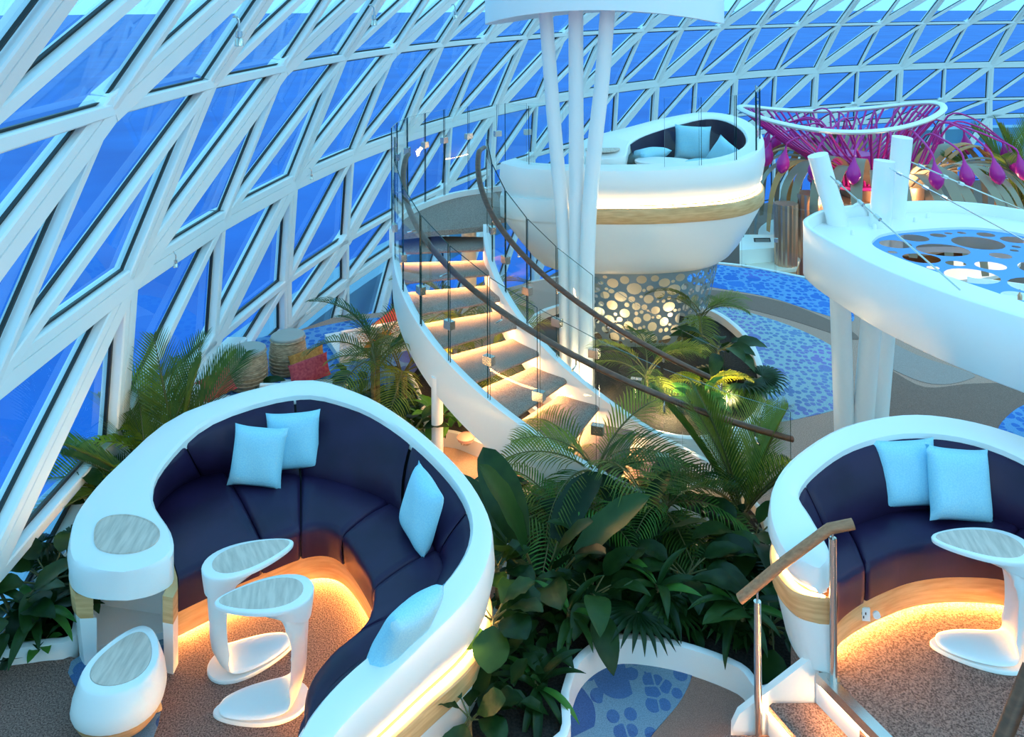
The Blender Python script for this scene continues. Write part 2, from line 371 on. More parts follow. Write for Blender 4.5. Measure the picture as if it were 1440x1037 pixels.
# ------------------------------------------------------------------ sofas
def nrm2(v): return V((v.x, v.y, 0)).normalized()
def sofa(root, st, zf, zs, zl, zfo, nb, backseams, seatseams, M=4, wood=True, seat=True, led=LEDW, led0=0, led1=0, tap=None):
    O = cr([s[0] for s in st], M); I = cr([s[1] for s in st], M)
    ZLv = [c.x for c in cr([V((z, 0, 0)) for z in zl], M)]
    d = [nrm2(o-i) for o, i in zip(O, I)]
    TP = [c.x for c in cr([V((t, 0, 0)) for t in (tap or [1]*len(st))], M)]
    rings = []
    for o, i, n, l, tp in zip(O, I, d, ZLv, TP):
        w = min(1.0, (o-i).length/0.12); tp *= w
        rings.append([V((i.x, i.y, lerp(min(l, i.z-0.14), i.z-0.14, min(1, TP[len(rings)])))), V((i.x, i.y, i.z-0.02)), V((*(i+n*0.02*w).xy, i.z)),
                      lerp(i, o, 0.5), V((*(o-n*0.035*w).xy, o.z)), V((*(o-n*0.008).xy, o.z-0.012)), V((*o.xy, o.z-0.035)), V((*(o+n*0.012).xy, lerp(o.z, l, 0.4))),
                      V((*(o-n*0.03*tp).xy, lerp(o.z, l, 0.8))), V((*(o-n*0.085*tp).xy, l)), V((*(o-n*(0.02*w+0.11*tp)).xy, l)), V((*(o-n*(0.02*w+0.11*tp)).xy, lerp(l, max(l+0.03, o.z-0.12), min(1, TP[len(rings)]))))])
    b = MB(); b.loft(rings); b.build('rim_shell', WHITE, root, 40)
    if wood:
        s0 = int(led0*M)
        def band(name, prof, m, s0=s0):
            b = MB(); b.loft([[V((*(O[j]+d[j]*x).xy, (z if ab else ZLv[j]+z))) for x, z, ab in prof] for j in range(s0, len(O))]); return b.build(name, m, root, 40)
        band('wood_band', [(-0.11, -0.02, 0), (-0.11, -0.17, 0), (-0.035, -0.17, 0), (-0.012, -0.15, 0), (0.0, -0.03, 0), (-0.008, -0.02, 0)], WOODL)
        band('base', [(-0.13, zfo, 1), (-0.095, zfo, 1), (-0.085, zfo+0.03, 1), (-0.028, -0.17, 0), (-0.13, -0.17, 0)], WHITE)
        band('led_strip', [(-0.066, -0.02, 0), (-0.046, -0.02, 0), (-0.046, -0.008, 0), (-0.066, -0.008, 0)], led, led1*M)
    if not seat: return O, I, d
    J = cr([s[2] for s in st[nb:]], M); F = cr([s[3] for s in st[nb:]], M); I2 = I[nb*M:]; n = len(J)
    I2 = I2[:n]
    def segs(seams):
        c = [0] + [int(s*M) for s in seams] + [n-1]
        return [(a, b_) for a, b_ in zip(c[:-1], c[1:])]
    def tuck(rows, lo, hi, fn):                       # turn the ends of a cushion down into its seams
        if lo: rows[0] = [lerp(p, q, 0.05) for p, q in zip(rows[0], rows[1])]
        if hi: rows[-1] = [lerp(p, q, 0.05) for p, q in zip(rows[-1], rows[-2])]
        if lo: rows = [fn(rows[0])] + [[lerp(p, q, 0.7) for p, q in zip(fn(rows[0]), rows[0])]] + [[lerp(p, q, 0.3) for p, q in zip(rows[0], rows[1])]] + rows[1:]
        if hi: rows = rows[:-1] + [[lerp(p, q, 0.3) for p, q in zip(rows[-1], rows[-2])]] + [[lerp(p, q, 0.7) for p, q in zip(fn(rows[-1]), rows[-1])]] + [fn(rows[-1])]
        return rows
    for a, e_ in segs(backseams):
        rows = []
        for q in range(a, e_+1):
            i, j = I2[q], J[q]; top = V((i.x, i.y, i.z-0.05)); bot = V((j.x, j.y, zs-0.01))
            f = nrm2(F[q]-J[q]); edge_ = (q == a and a > 0) or (q == e_ and e_ < n-1)
            bl = 0.0 if edge_ else 1.0
            rows.append([top - f*0.02] + [lerp(top, bot, t) + f*(0.055*math.sin(PI*t)**0.7*(0.85+0.15*bl)) for t in (0.02, 0.12, 0.3, 0.5, 0.7, 0.9, 1.0)] + [bot - V((0, 0, 0.03))])
        rows = tuck(rows, a > 0, e_ < n-1, lambda r: [p - nrm2(F[a]-J[a])*0.05 for p in r])
        b = MB(); b.grid(rows); b.build('back_cushion', LEATHER, root, 60)
    for a, e_ in segs(seatseams):
        rows = []
        for q in range(a, e_+1):
            j, f_ = J[q], F[q]; f = nrm2(f_-j); edge_ = (q == a and a > 0) or (q == e_ and e_ < n-1); dz = 0.0
            Ld = (f_-j).length
            rw = [V((*lerp(j, f_, t).xy, zs + dz + 0.02*math.sin(PI*min(1, t*1.05)))) for t in (-0.06, 0.1, 0.3, 0.5, 0.7, 0.85, 0.93)]
            rw += [V((*(f_+f*x).xy, zs+z+dz*0.3)) for x, z in ((-0.012, -0.004), (0.006, -0.025), (0.012, -0.06), (0.005, -0.16), (-0.01, -0.225), (-0.06, -0.235))]
            rows.append(rw)
        rows = tuck(rows, a > 0, e_ < n-1, lambda r: [p - V((0, 0, 0.06)) if j_ < 9 else p - nrm2(F[a]-J[a])*0.04 for j_, p in enumerate(r)])
        b = MB(); b.grid(rows); b.build('seat_cushion', LEATHER, root, 60)
    b = MB(); b.grid([[V((*I2[q].xy, I2[q].z-0.09)), V((*lerp(J[q], F[q], -0.03).xy, zs-0.02)), V((*lerp(J[q], F[q], 0.1).xy, zs-0.05)), V((*lerp(J[q], F[q], 0.93).xy, zs-0.05)), V((*(F[q]-nrm2(F[q]-J[q])*0.03).xy, zs-0.1)), V((*(F[q]-nrm2(F[q]-J[q])*0.03).xy, zs-0.22))] for q in range(n)])
    b.build('cushion_base', GASKET, root, 60)
    def fb(name, prof, m):
        b = MB(); b.loft([[V((*(F[q]+nrm2(F[q]-J[q])*x).xy, zf+z)) for x, z in prof] for q in range(n)]); return b.build(name, m, root, 40)
    fb('plinth', [(-0.045, 0.05), (-0.045, zs-zf-0.23), (-0.085, zs-zf-0.23), (-0.085, 0.05)], WOODL)
    fb('floor_led_strip', [(-0.115, 0.028), (-0.115, 0.05), (-0.13, 0.05), (-0.13, 0.028)], LEDF)
    root_F[root.name] = (J, F)
    return O, I, d
root_F = {}
LA, LB = 0.62 - 0.172*4.9, 0.172
def lp(x, y): return PT(x, y, LA, LB)
def ls(x, y): return P(x, y, 0.45)
lraw = [((150, 804), (178, 805)), ((122, 799), (214, 796)), ((101, 783), (242, 776)), ((98, 752), (240, 745)),
 ((112, 712), (215, 700), (219, 712), (251, 812)), ((165, 652), (231, 650), (258, 680), (300, 790)), ((258, 578), (300, 587), (318, 664), (370, 762)),
 ((415, 533), (415, 553), (423, 668), (423, 742)), ((500, 549), (490, 565), (498, 686), (458, 738)), ((570, 588), (548, 594), (545, 706), (482, 750)),
 ((640, 650), (607, 643), (588, 740), (508, 785)), ((681, 708), (650, 697), (612, 772), (526, 824)), ((693, 760), (661, 750), (622, 800), (521, 862)),
 ((668, 828), (634, 806), (588, 855), (503, 888)), ((600, 900), (552, 890), (528, 915), (462, 922)), ((540, 960), (478, 955), (468, 972), (434, 965)),
 ((482, 1020), (432, 1010), (434, 1025), (428, 1020)), ((430, 1090), (395, 1080), (402, 1085), (410, 1080))]
lst = [tuple([lp(*s[0]), lp(*s[1])] + ([ls(*s[2]), ls(*s[3])] if len(s) > 2 else [])) for s in lraw]
zl = [0.46, 0.46, 0.46, 0.46, 0.46, 0.42, 0.36, 0.28, 0.22, 0.2, 0.2, 0.2, 0.2, 0.2, 0.2, 0.19, 0.18, 0.17]
sofa_left = thing('curved_sofa', 'curved white shell sofa with aubergine leather seats, open cubby end and four blue pillows', 'sofa', (-1.6, 5.6, 0))
OL, IL, DL = sofa(sofa_left, lst, ZL, 0.45, zl, -0.28, 4, [1.6, 3, 5.6, 7.4], [2, 3, 5, 7, 9], led0=1.75, led1=4, tap=[0, 0, 0, 0, 0.6] + [1]*13)
# cubby end: right leg, back panel and floor
def post(root, pts, w, z0, z1, z2):
    for nm, a, c, m, k in (('leg', z0, z1, WHITE, 0.8), ('wood_collar', z1, z2, WOODL, 1.0)):
        b = MB(); n2 = []
        for z, s_ in ((a, k if nm == 'leg' else 1.0), (c, 1.0)):
            n2.append([V((p.x, p.y, z)) for p in pts] + [V((p.x-w*s_, p.y+w*0.25*s_, z)) for p in reversed(pts)])
        b.loft(n2); b.build(nm, m, root)
post(sofa_left, [V((*lp(*q).xy, 0)) for q in ((243, 800), (250, 784), (249, 766), (244, 745))], 0.07, 0.0, 0.30, 0.46)
b = MB(); c0, c1 = lp(122, 705), lp(226, 722)
b.loft([[V((p.x, p.y+y, z)) for y, z in ((0, 0.04), (0.02, 0.04), (0.02, 0.46), (0, 0.46))] for p in (c0, c1)])
b.build('back_panel', WHITE, sofa_left)
c2 = lp(238, 775); b = MB(); b.loft([[V((p.x+x, p.y, z)) for x, z in ((0, 0.03), (0.02, 0.03), (0.02, 0.46), (0, 0.46))] for p in (c1, c2)]); b.build('side_panel', WHITE, sofa_left)
b = MB(); q = [P(112, 915, 0.05), P(236, 888, 0.05), V((c1.x, c1.y, 0.05)), V((c0.x, c0.y, 0.05))]
b.slab(q, 0.0, 0.05); b.build('cubby_floor', WHITE, sofa_left)
def pebble(c, a, bb, ang, sk, z, n=32, s=1.0):
    ca, sa = math.cos(ang), math.sin(ang); out = []
    for k in range(n):
        t = 2*PI*k/n; x = a*s*math.cos(t); y = bb*s*math.sin(t)*(1 - sk*math.cos(t)/1.0)
        out.append(V((c[0] + x*ca - y*sa, c[1] + x*sa + y*ca, z)))
    return out
ct = lp(177, 752)
cl = []
b = MB(); w0 = [lp(x, y) for x, y in ((132, 760), (136, 738), (155, 727), (185, 726), (212, 735), (225, 750), (218, 766), (195, 777), (165, 780), (140, 774))]
w1 = cr(w0, 4, True); cc = sum(w1, V((0, 0, 0)))/len(w1)
b.loft([[lerp(cc, p, s_) + V((0, 0, z)) for p in w1] for s_, z in ((1.0, -0.01), (1.0, 0.009), (0.97, 0.009), (0.96, 0.004))], True)
b.build('wood_tray', WOODT, sofa_left)
def on_plinth(root, k, z):
    J, F = root_F[root.name]; i = int(k*4); f = nrm2(F[i]-J[i]); p = F[i] - f*0.045; return V((p.x, p.y, z)), -f
def socket(root, c, n, u=None):
    t = V((-n.y, n.x, 0)); rot = Matrix((t, n, V((0, 0, 1)))).transposed()
    b = MB(); b.box(c, (0.075, 0.012, 0.075), rot); o = b.build('power_socket', WHITE, root)
    d_ = MB()
    for dx, dz in ((-0.012, 0.008), (0.012, 0.008), (0, -0.014)): d_.box(c + t*dx + V((0, 0, dz)) - n*0.007, (0.006, 0.004, 0.014), rot)
    d_.build('socket_slot', DARK, o)
    b = MB(); b.loft([[c + t*(-0.075) + rot @ V((0.022*math.cos(k*PI/6), y, 0.022*math.sin(k*PI/6))) for k in range(12)] for y in (-0.008, 0.006)])
    b.build('round_jack', WHITE, root)
socket(sofa_left, *on_plinth(sofa_left, 1.75, 0.13))
socket(sofa_left, *on_plinth(sofa_left, 6.5, 0.13))
# right sofa on its platform
RA, RB = 0.85 - 0.34*4.67, 0.34
def rpt(x, y): return PT(x, y, RA, RB)
def rs(x, y): return P(x, y, 0.70)
rraw = [((1143, 798), (1155, 799)), ((1114, 786), (1167, 788)), ((1093, 755), (1163, 764), (1172, 818), (1177, 827)), ((1082, 715), (1139, 722), (1164, 789), (1180, 822)),
 ((1089, 675), (1123, 690), (1155, 770), (1190, 813)), ((1120, 637), (1150, 655), (1183, 748), (1210, 799)), ((1185, 598), (1200, 623), (1229, 730), (1242, 783)),
 ((1270, 581), (1270, 606), (1275, 718), (1287, 768)), ((1350, 587), (1350, 611), (1350, 719), (1346, 762)), ((1440, 612), (1430, 638), (1433, 741), (1420, 768)),
 ((1545, 662), (1510, 690), (1500, 780), (1475, 800)), ((1610, 745), (1560, 755), (1540, 830), (1500, 850))]
rst = [tuple([rpt(*s[0]), rpt(*s[1])] + ([rs(*s[2]), rs(*s[3])] if len(s) > 2 else [])) for s in rraw]
sofa_right = thing('curved_sofa', 'curved white shell sofa with two blue pillows on the stepped platform', 'sofa', (2.7, 5.2, ZR))
ORr, IRr, DRr = sofa(sofa_right, rst, ZR, 0.70, [0.70]*12, ZR, 2, [2.6, 5.5], [3.4, 7], led0=0)
socket(sofa_right, *on_plinth(sofa_right, 3.25, ZR+0.13))
# raised lounge floors
def inner_poly(O_, d_, off): return [V(((o-n*off).x, (o-n*off).y, 0)) for o, n in zip(O_, d_)]
pl = inner_poly(OL[8:], DL[8:], 0.14)
b = MB(); b.slab([V((-3.5, 1.8, 0)), P(-80, 931, 0), P(0, 934, 0), P(100, 924, 0)] + pl + [V((-0.9, 3.4, 0)), V((-0.9, 1.8, 0))], -0.29, ZL)
struct(b.build('lounge_floor', CARPET))
pr = inner_poly(ORr[8:], DRr[8:], 0.12)
b = MB(); b.slab([V((1.72, 4.66, 0)), V((1.70, 4.74, 0))] + pr + [V((4.6, 4.6, 0)), V((4.6, 2.4, 0)), V((2.35, 2.4, 0)), V((2.05, 3.7, 0))], -0.29, ZR)
struct(b.build('platform_floor', CARPET))
for q in ([(100, 932), (225, 880), (245, 905), (232, 960), (215, 1040), (150, 1100), (128, 1000)],):
    b = MB(); b.slab(cr([P(x, y, 0) for x, y in q], 4, True), 0.001, 0.006); struct(b.build('floor_inlay', BUBW))
# ------------------------------------------------------------------ C tables
def ctable(label, c, ang, zf, grp='white C shaped side tables'):
    r = thing('side_table', label, 'table', (c[0], c[1], zf), ang, grp)
    def W_(o): o.matrix_parent_inverse = Matrix.Identity(4); return o
    # local axes: stem at -x, tip at +x
    b = MB(); b.loft([pebble((0.02, 0), 0.265, 0.145, 0, 0.35, z, 40, s) for z, s in ((0.0, 0.97), (0.004, 1.0), (0.018, 1.0), (0.024, 0.98))]); W_(b.build('base_plate', WHITE, r))
    path = [(0.25, 0.034, 0.05, 0.022), (0.22, 0.036, 0.14, 0.024), (0.12, 0.037, 0.23, 0.026), (0.0, 0.038, 0.275, 0.028), (-0.09, 0.045, 0.275, 0.032), (-0.15, 0.07, 0.26, 0.04), (-0.19, 0.13, 0.235, 0.045),
            (-0.207, 0.22, 0.20, 0.045), (-0.212, 0.32, 0.20, 0.045), (-0.212, 0.40, 0.22, 0.055), (-0.20, 0.475, 0.245, 0.085), (-0.165, 0.535, 0.26, 0.11), (-0.10, 0.58, 0.255, 0.08), (-0.02, 0.605, 0.24, 0.04), (0.05, 0.615, 0.22, 0.02)]
    pts = cr([V(p[:3]) for p in path], 3); th = [x.x for x in cr([V((p[3], 0, 0)) for p in path], 3)]
    rings = []
    for i, p in enumerate(pts):
        q = pts[min(i+1, len(pts)-1)] - pts[max(i-1, 0)]; t = V((q.x, 0, q.y)).normalized(); nn = V((-t.z, 0, t.x))
        c3 = V((p.x, 0, p.y)); hw = p.z/2; ht = th[i]/2
        up = min(1, max(0, (p.y-0.05)/0.1))*min(1, max(0, (0.58-p.y)/0.08))
        ring = []
        for k in range(16):
            a = 2*PI*k/16; x = math.copysign(abs(math.cos(a))**0.6, math.cos(a)); y = math.sin(a)
            # crescent section on the stem
            ring.append(c3 + V((0, hw*x, 0)) + nn*(ht*y) + V((0.06*up*x*x, 0, 0)))
        rings.append(ring)
    b = MB(); b.loft(rings); W_(b.build('stem', WHITE, r, 50))
    b = MB(); top = []
    for z, s, xo in ((0.50, 0.9, -0.012), (0.575, 0.96, -0.006), (0.60, 0.985, -0.002), (0.615, 0.99, 0), (0.63, 1.0, 0), (0.637, 0.985, 0), (0.64, 0.96, 0)):
        rg = pebble((xo, 0), 0.275, 0.148, 0, 0.35, z, 40, s)
        rg = [V((p.x, p.y, p.z if z > 0.61 else lerp(0.62, p.z, min(1, max(0, (0.06-p.x)/0.3))**1.5))) for p in rg]
        top.append(rg)
    b.loft(top); W_(b.build('tabletop', WHITE, r, 50))
    b = MB(); b.loft([pebble((0.018, 0), 0.232, 0.116, 0, 0.35, z, 40) for z in (0.638, 0.6425)]); W_(b.build('wood_inlay', WOODT, r))
    return r
ctable('white C shaped side table nearest the sofa seat, stem facing the cubby', (-1.63, 5.10), 0.52, ZL)
ctable('white C shaped side table in front of the other, stem facing the curved sofa pillows', (-1.43, 4.76), math.radians(192), ZL)
ctable('white C shaped side table with pale wood inlay on the stepped platform', (2.70, 4.80), math.radians(169), ZR)
# ------------------------------------------------------------------ pebble stool
st_ = thing('pebble_stool', 'low pebble shaped stool with white body, ash top and oak legs beside the cubby', 'stool', (-2.2, 4.68, 0))
PA = math.radians(92)
def peb(s, z, dz=0.0): return pebble((-2.2, 4.69), 0.245, 0.185, PA, 0.32, z, 40, s)
b = MB(); b.loft([peb(s, z) for s, z in ((0.96, 0.145), (1.2, 0.15), (1.24, 0.18), (1.2, 0.23), (1.07, 0.305), (1.03, 0.325), (0.99, 0.335), (0.8, 0.335), (0.79, 0.33))]); b.build('body', WHITE, st_, 50)
b = MB(); b.loft([peb(s, z) for s, z in ((0.79, 0.325), (0.785, 0.337))]); b.build('wood_top', WOODT, st_)
b = MB(); b.loft([peb(s, z) for s, z in ((0.8, 0.05), (0.95, 0.06), (1.1, 0.10), (1.19, 0.145), (1.0, 0.155))]); b.build('oak_bowl', WOODL, st_, 50)
for a in (0.4, 2.3, 4.2):
    x, y = -2.2 + 0.16*math.cos(a), 4.66 + 0.17*math.sin(a)
    b = MB(); b.tube([V((x, y, 0.09)), V((x+0.02*math.cos(a), y+0.02*math.sin(a), 0))], 0.03, 10, 0.024); b.build('leg', WOODL, st_)
# ------------------------------------------------------------------ pillows
def pillow_data(w, h, t, m, nm='pillow'):
    b = MB(); n = 14
    for sgn in (1, -1):
        rows = []
        for i in range(n+1):
            r = []
            for j in range(n+1):
                u, v = 2*i/n-1, 2*j/n-1
                pin = 1 - 0.07*(1-abs(u)**3)*(abs(v)**4) ; pin2 = 1 - 0.07*(1-abs(v)**3)*(abs(u)**4)
                z = t/2*((1-u**4)*(1-v**4))**0.55*(1+0.05*math.sin(5*u+3*v))
                r.append(V((u*w/2*pin2, sgn*z, v*h/2*pin)))
            rows.append(r)
        b.grid(rows)
    return b.data(nm, m, 60)
PIL = pillow_data(0.42, 0.42, 0.15, CUSHION)
def pillow(label, c, rz, tilt, roll=0.0, s=1.0, me=PIL, name='pillow', cat='pillow', grp='pale blue pillows'):
    o = link(name, me); tag(o, label, cat, grp)
    o.location = c; o.rotation_euler = (tilt, roll, rz); o.scale = (s, s, s)
    o.rotation_mode = 'XYZ'
    return o
def pos(x, y, z, back=0.0): p = P(x, y, z); return V((p.x, p.y + back, z))
pillow('pale blue pillow in front of another at the back of the curved sofa with cubby', pos(366, 636, 0.66, -0.06), -0.12, -0.3, 0.03)
pillow('pale blue pillow half hidden behind another on the cubby sofa', pos(408, 628, 0.67, 0.08), 0.05, -0.28, -0.05)
pillow('pale blue pillow seen nearly edge on against the side backrest of the cubby sofa', pos(592, 716, 0.66), math.radians(-62), -0.3, 0.08)
pillow('pale blue pillow seen edge on at the low end of the cubby sofa', pos(570, 884, 0.63), math.radians(-128), -0.5, -0.05)
pillow('pale blue pillow standing straight behind another on the stepped platform sofa', pos(1274, 662, 0.92, -0.03), 0.0, -0.3, -0.04, 0.98)
pillow('pale blue pillow tilted in front of another on the stepped platform sofa', pos(1342, 674, 0.92, -0.06), 0.1, -0.32, 0.14, 1.04)
# ------------------------------------------------------------------ spiral stair
SC = V((1.72, 9.6)); RI, RO = 2.03, 3.05
def sp_(R, deg, z): a = math.radians(deg); return V((SC.x + R*math.cos(a), SC.y + R*math.sin(a), z))
def nose(deg): return 1.46 - 0.17*(deg-177.6)/9.4
for x, y, en in ((1.55, 8.45, 22), (2.2, 8.7, 14), (0.75, 8.9, 22)):
    ld = bpy.data.lights.new('planter_uplight', 'POINT'); ld.energy = en; ld.color = (1, 0.70, 0.38); ld.shadow_soft_size = 0.06
    lo_ = bpy.data.objects.new('planter_uplight', ld); COL.objects.link(lo_); lo_.location = (x, y, 0.0)
stair = thing('spiral_staircase', 'curved white stair with carpeted open treads and glass balustrades beside the palms', 'staircase', (1.0, 7.3, ZM))
for i in range(1, 11):
    z = 1.46 - 0.17*i; a1 = 187 + 9.4*(i-1); a0 = a1 - 11.5
    b = MB(); rings = []
    for q in range(5):
        R = lerp(RI+0.035, RO-0.035, q/4)
        k = math.degrees(0.03/R)
        rings.append([sp_(R, a0, z-0.055), sp_(R, a0, z), sp_(R, a1-k, z), sp_(R, a1-k*0.3, z-0.012), sp_(R, a1, z-0.03), sp_(R, a1-k*0.3, z-0.05), sp_(R, a1-k, z-0.055)])
    b.loft(rings); tr = b.build('tread', TREADM, stair, 50)
    b = MB(); b.loft([[sp_(R, a1-2.9, z-0.057), sp_(R, a1-2.3, z-0.057), sp_(R, a1-2.3, z-0.063), sp_(R, a1-2.9, z-0.063)] for R in [lerp(RI+0.06, RO-0.06, q/4) for q in range(5)]])
    b.build('tread_led', LEDT, tr)
def stringer(R, a0, a1, nm):
    b = MB(); rings = []
    n = 40
    for q in range(n+1):
        a = lerp(a0, a1, q/n); z = nose(a) + 0.085
        if a < 181: z = nose(181) + 0.085
        zb = max(z - 0.42, ZM)
        rings.append([sp_(R-0.035, a, zb), sp_(R+0.035, a, zb), sp_(R+0.035, a, z), sp_(R-0.035, a, z)])
    b.loft(rings); return b.build(nm, WHITE, stair)
stringer(RO, 177, 279, 'stringer'); stringer(RI, 180, 276, 'stringer')
# landing
lout = cr([P(551, 331, 1.46), P(566, 308, 1.46), P(600, 291, 1.46), P(640, 278, 1.46), P(690, 270, 1.46), P(740, 266, 1.46), V((0.55, 11.6, 1.46)), V((0.9, 11.3, 1.46))], 5)
ln = [p for p in lout] + [V((0.9, 10.9, 1.46)), V((0.3, 10.3, 1.46)), V((-0.2, 9.9, 1.46)), sp_(RI, 180, 1.46)]
b = MB(); b.slab(ln, 1.40, 1.46); b.build('landing', TREADM, stair)
def ribbon_wall(nm, path, z0, z1, t, m, root):
    b = MB(); rings = []
    for i, p in enumerate(path):
        d = (path[min(i+1, len(path)-1)] - path[max(i-1, 0)]); n_ = V((-d.y, d.x, 0)).normalized()*t/2
        rings.append([V((*(p-n_).xy, z0)), V((*(p+n_).xy, z0)), V((*(p+n_).xy, z1)), V((*(p-n_).xy, z1))])
    b.loft(rings); return b.build(nm, m, root)
ribbon_wall('landing_fascia', lout, 1.26, 1.53, 0.06, WHITE, stair)
# supports
b = MB(); pp = sp_(RO, 217, 0); b.tube([V((pp.x, pp.y, ZM)), V((pp.x, pp.y, nose(217)-0.2))], 0.055, 14); b.build('post', WHITE, stair)
b = MB(); b.tube([V((-0.58, 10.9, ZM)), V((-0.58, 10.9, 1.4))], 0.1, 14); b.build('post', CREAM, stair)
def gpanel(p0, p1, zb0, zb1, zt0, zt1, root, t=0.012):
    d = (p1-p0); n_ = V((-d.y, d.x, 0)).normalized()*t/2
    b = MB()
    q = [V((*p0.xy, zb0)), V((*p1.xy, zb1)), V((*p1.xy, zt1)), V((*p0.xy, zt0))]
    b.mi = 0; b.face([x-n_ for x in q])
    b.mi = 1
    for i in range(4): b.face([q[i]-n_, q[(i+1) % 4]-n_, q[(i+1) % 4]+n_, q[i]+n_])
    return b.build('glass_panel', [RAILG, GEDGE], root)
def clamp(c, d, root):
    n_ = V((-d.y, d.x, 0)).normalized(); t = V((d.x, d.y, 0)).normalized()
    rot = Matrix((t, n_, V((0, 0, 1)))).transposed()
    b = MB(); b.box(c, (0.10, 0.06, 0.075), rot); return b.build('clamp', CHROME, root)
def stair_glass(R, a0, a1, n, h):
    st = (a1-a0)/n
    for i in range(n):
        x0, x1 = a0 + st*i + 0.25, a0 + st*(i+1) - 0.25
        z0, z1 = nose(x0)+0.03, nose(x1)+0.03
        gpanel(sp_(R, x0, 0), sp_(R, x1, 0), z0, z1, z0+h, z1+h-0.0, stair)
        c = sp_(R, x1+0.25, nose(x1)+0.42); clamp(c, sp_(R, x1+1, 0)-sp_(R, x1, 0), stair)
stair_glass(RO+0.01, 182.5, 279, 10, 1.12); stair_glass(RI-0.01, 184, 276, 8, 1.12)
# landing glass
def run_glass(path, step, z0, h, root, hz=None):
    acc = [path[0]]; 
    for p in path[1:]:
        if (p - acc[-1]).length >= step: acc.append(p)
    for a, c in zip(acc[:-1], acc[1:]):
        g = (c-a).normalized()*0.012
        zz = (z0, z0) if not callable(z0) else (z0(a), z0(c))
        gpanel(a+g, c-g, zz[0], zz[1], zz[0]+h, zz[1]+h, root)
        if hz: clamp(V((*c.xy, zz[1]+hz)), c-a, root)
run_glass(cr(lout, 4), 0.42, 1.5, 1.15, stair, 0.75)
def rail(path, r, m, nm, root, flat=0.75):
    b = MB(); b.tube(path, r, 12, flat=flat); return b.build(nm, m, root, 60)
RLO, RLI = RO-0.09, RI+0.09
rail([sp_(RLO, lerp(176, 280, q/48), nose(max(178, lerp(176, 280, q/48)))+0.80+0.10*(q/48)) for q in range(49)], 0.032, RAILW, 'handrail', stair)
rail([sp_(RLI, lerp(167, 271, q/48), nose(max(176, lerp(167, 271, q/48)))+0.80+0.08*(q/48)) for q in range(49)], 0.032, RAILW, 'handrail', stair)
for q in range(7):
    a = 190 + q*14
    for R, R2 in ((RLO, RO), (RLI, RI)):
        z = nose(a)+0.80+0.10*((a-176)/104)-0.03
        b = MB(); b.tube([sp_(R, a, z+0.01), sp_(R, a, z-0.04), sp_(R2, a, z-0.05)], 0.009, 6); b.build('rail_bracket', CHROME, stair)
# ------------------------------------------------------------------ hanging pod lounge
pod = thing('pod_lounge', 'raised white egg shaped pod lounge with oak band on perforated skirt behind the stair', 'lounge pod', (1.7, 10.6, ZM))
ZP = 1.46
def pz(x, y): return V((x, y, 0.66 + 0.15*y))
pc = V((2.05, 10.7, 0))
praw = [((1.05, 9.98), (1.2, 9.98)), ((0.86, 10.12), (1.36, 10.1)), ((0.78, 10.4), (1.42, 10.3)), ((0.98, 10.85), (1.5, 10.62)),
        ((1.5, 11.25), (1.75, 10.98)), ((2.1, 11.7), (2.25, 11.42)), ((2.75, 12.0), (2.72, 11.72)), ((3.2, 11.75), (2.98, 11.58)), ((3.3, 11.1), (3.07, 11.08)), ((3.12, 10.4), (2.92, 10.5)),
        ((2.62, 9.87), (2.5, 10.06)), ((1.8, 9.62), (1.8, 9.84)), ((1.0, 9.6), (1.0, 9.8)), ((0.2, 9.68), (0.25, 9.88)), ((-0.15, 9.9), (0.05, 10.05))]
pst = []
for o, i in praw:
    I_ = pz(*i); f = (pc - V((*i, 0))).normalized()
    j = V((*i, ZP+0.42)) + f*0.1; g = V((*i, ZP+0.42)) + f*0.6
    pst.append((pz(*o), I_, V((j.x, j.y, ZP+0.42)), V((g.x, g.y, ZP+0.42))))
pst2 = [tuple(s[:2]) for s in pst[:3]] + pst[3:10] + [tuple(s[:2]) for s in pst[10:]]
# seats only along the back and right, so split the call: shell everywhere, seats on a slice
OP, IP, DP = sofa(pod, pst2, ZP, ZP+0.42, [1.67]*len(pst2), ZP, 3, [], [], wood=False, seat=False)
class _Q: pass
def pod_seat():
    sl = pst[3:10]
    hold = MB()
    M = 4; I2 = cr([s[1] for s in sl], M); J = cr([s[2] for s in sl], M); F = cr([s[3] for s in sl], M)
    for nm, rowsf in (('back_cushion', lambda q: [lerp(V((*I2[q].xy, I2[q].z-0.03)), J[q], t) for t in (0, 0.1, 0.5, 1.0)]),
                      ('seat_cushion', lambda q: [J[q], lerp(J[q], F[q], 0.5)+V((0, 0, 0.02)), F[q], F[q]-V((0, 0, 0.2))])):
        for a, e_ in ((0, 12), (12, 24)):
            b = MB(); b.grid([rowsf(q) for q in range(a, e_+1)]); b.build(nm, LEATHER, pod, 60)
pod_seat()
bo = [V((*o.xy, 0)) for o in OP[8:]] + [V((-0.12, 10.25, 0)), V((0.15, 10.6, 0)), V((0.5, 10.75, 0))]
bc = V((1.7, 10.62, 0))
def bring(s, z, c=bc): return [V(((c.x + (p.x-c.x)*s), c.y + (p.y-c.y)*s, z)) for p in bo]
nB = len(bo); i0 = nB - 1
while bo[i0-1].x < 0.95: i0 -= 1
i1 = 0
while bo[i1+1].x < 0.95: i1 += 1
def bpart(nm, idx, prof, m):
    R_ = [[bring(s, z)[i % nB] for s, z in prof] for i in idx]; b = MB(); b.loft(R_); return b.build(nm, m, pod, 50)
plain = list(range(i0, nB + i1 + 1)); rest = list(range(i1, i0+1))
bpart('wood_band', rest, ((0.99, 1.655), (1.0, 1.64), (1.0, 1.50), (0.985, 1.47), (0.9, 1.47), (0.9, 1.655)), WOODL)
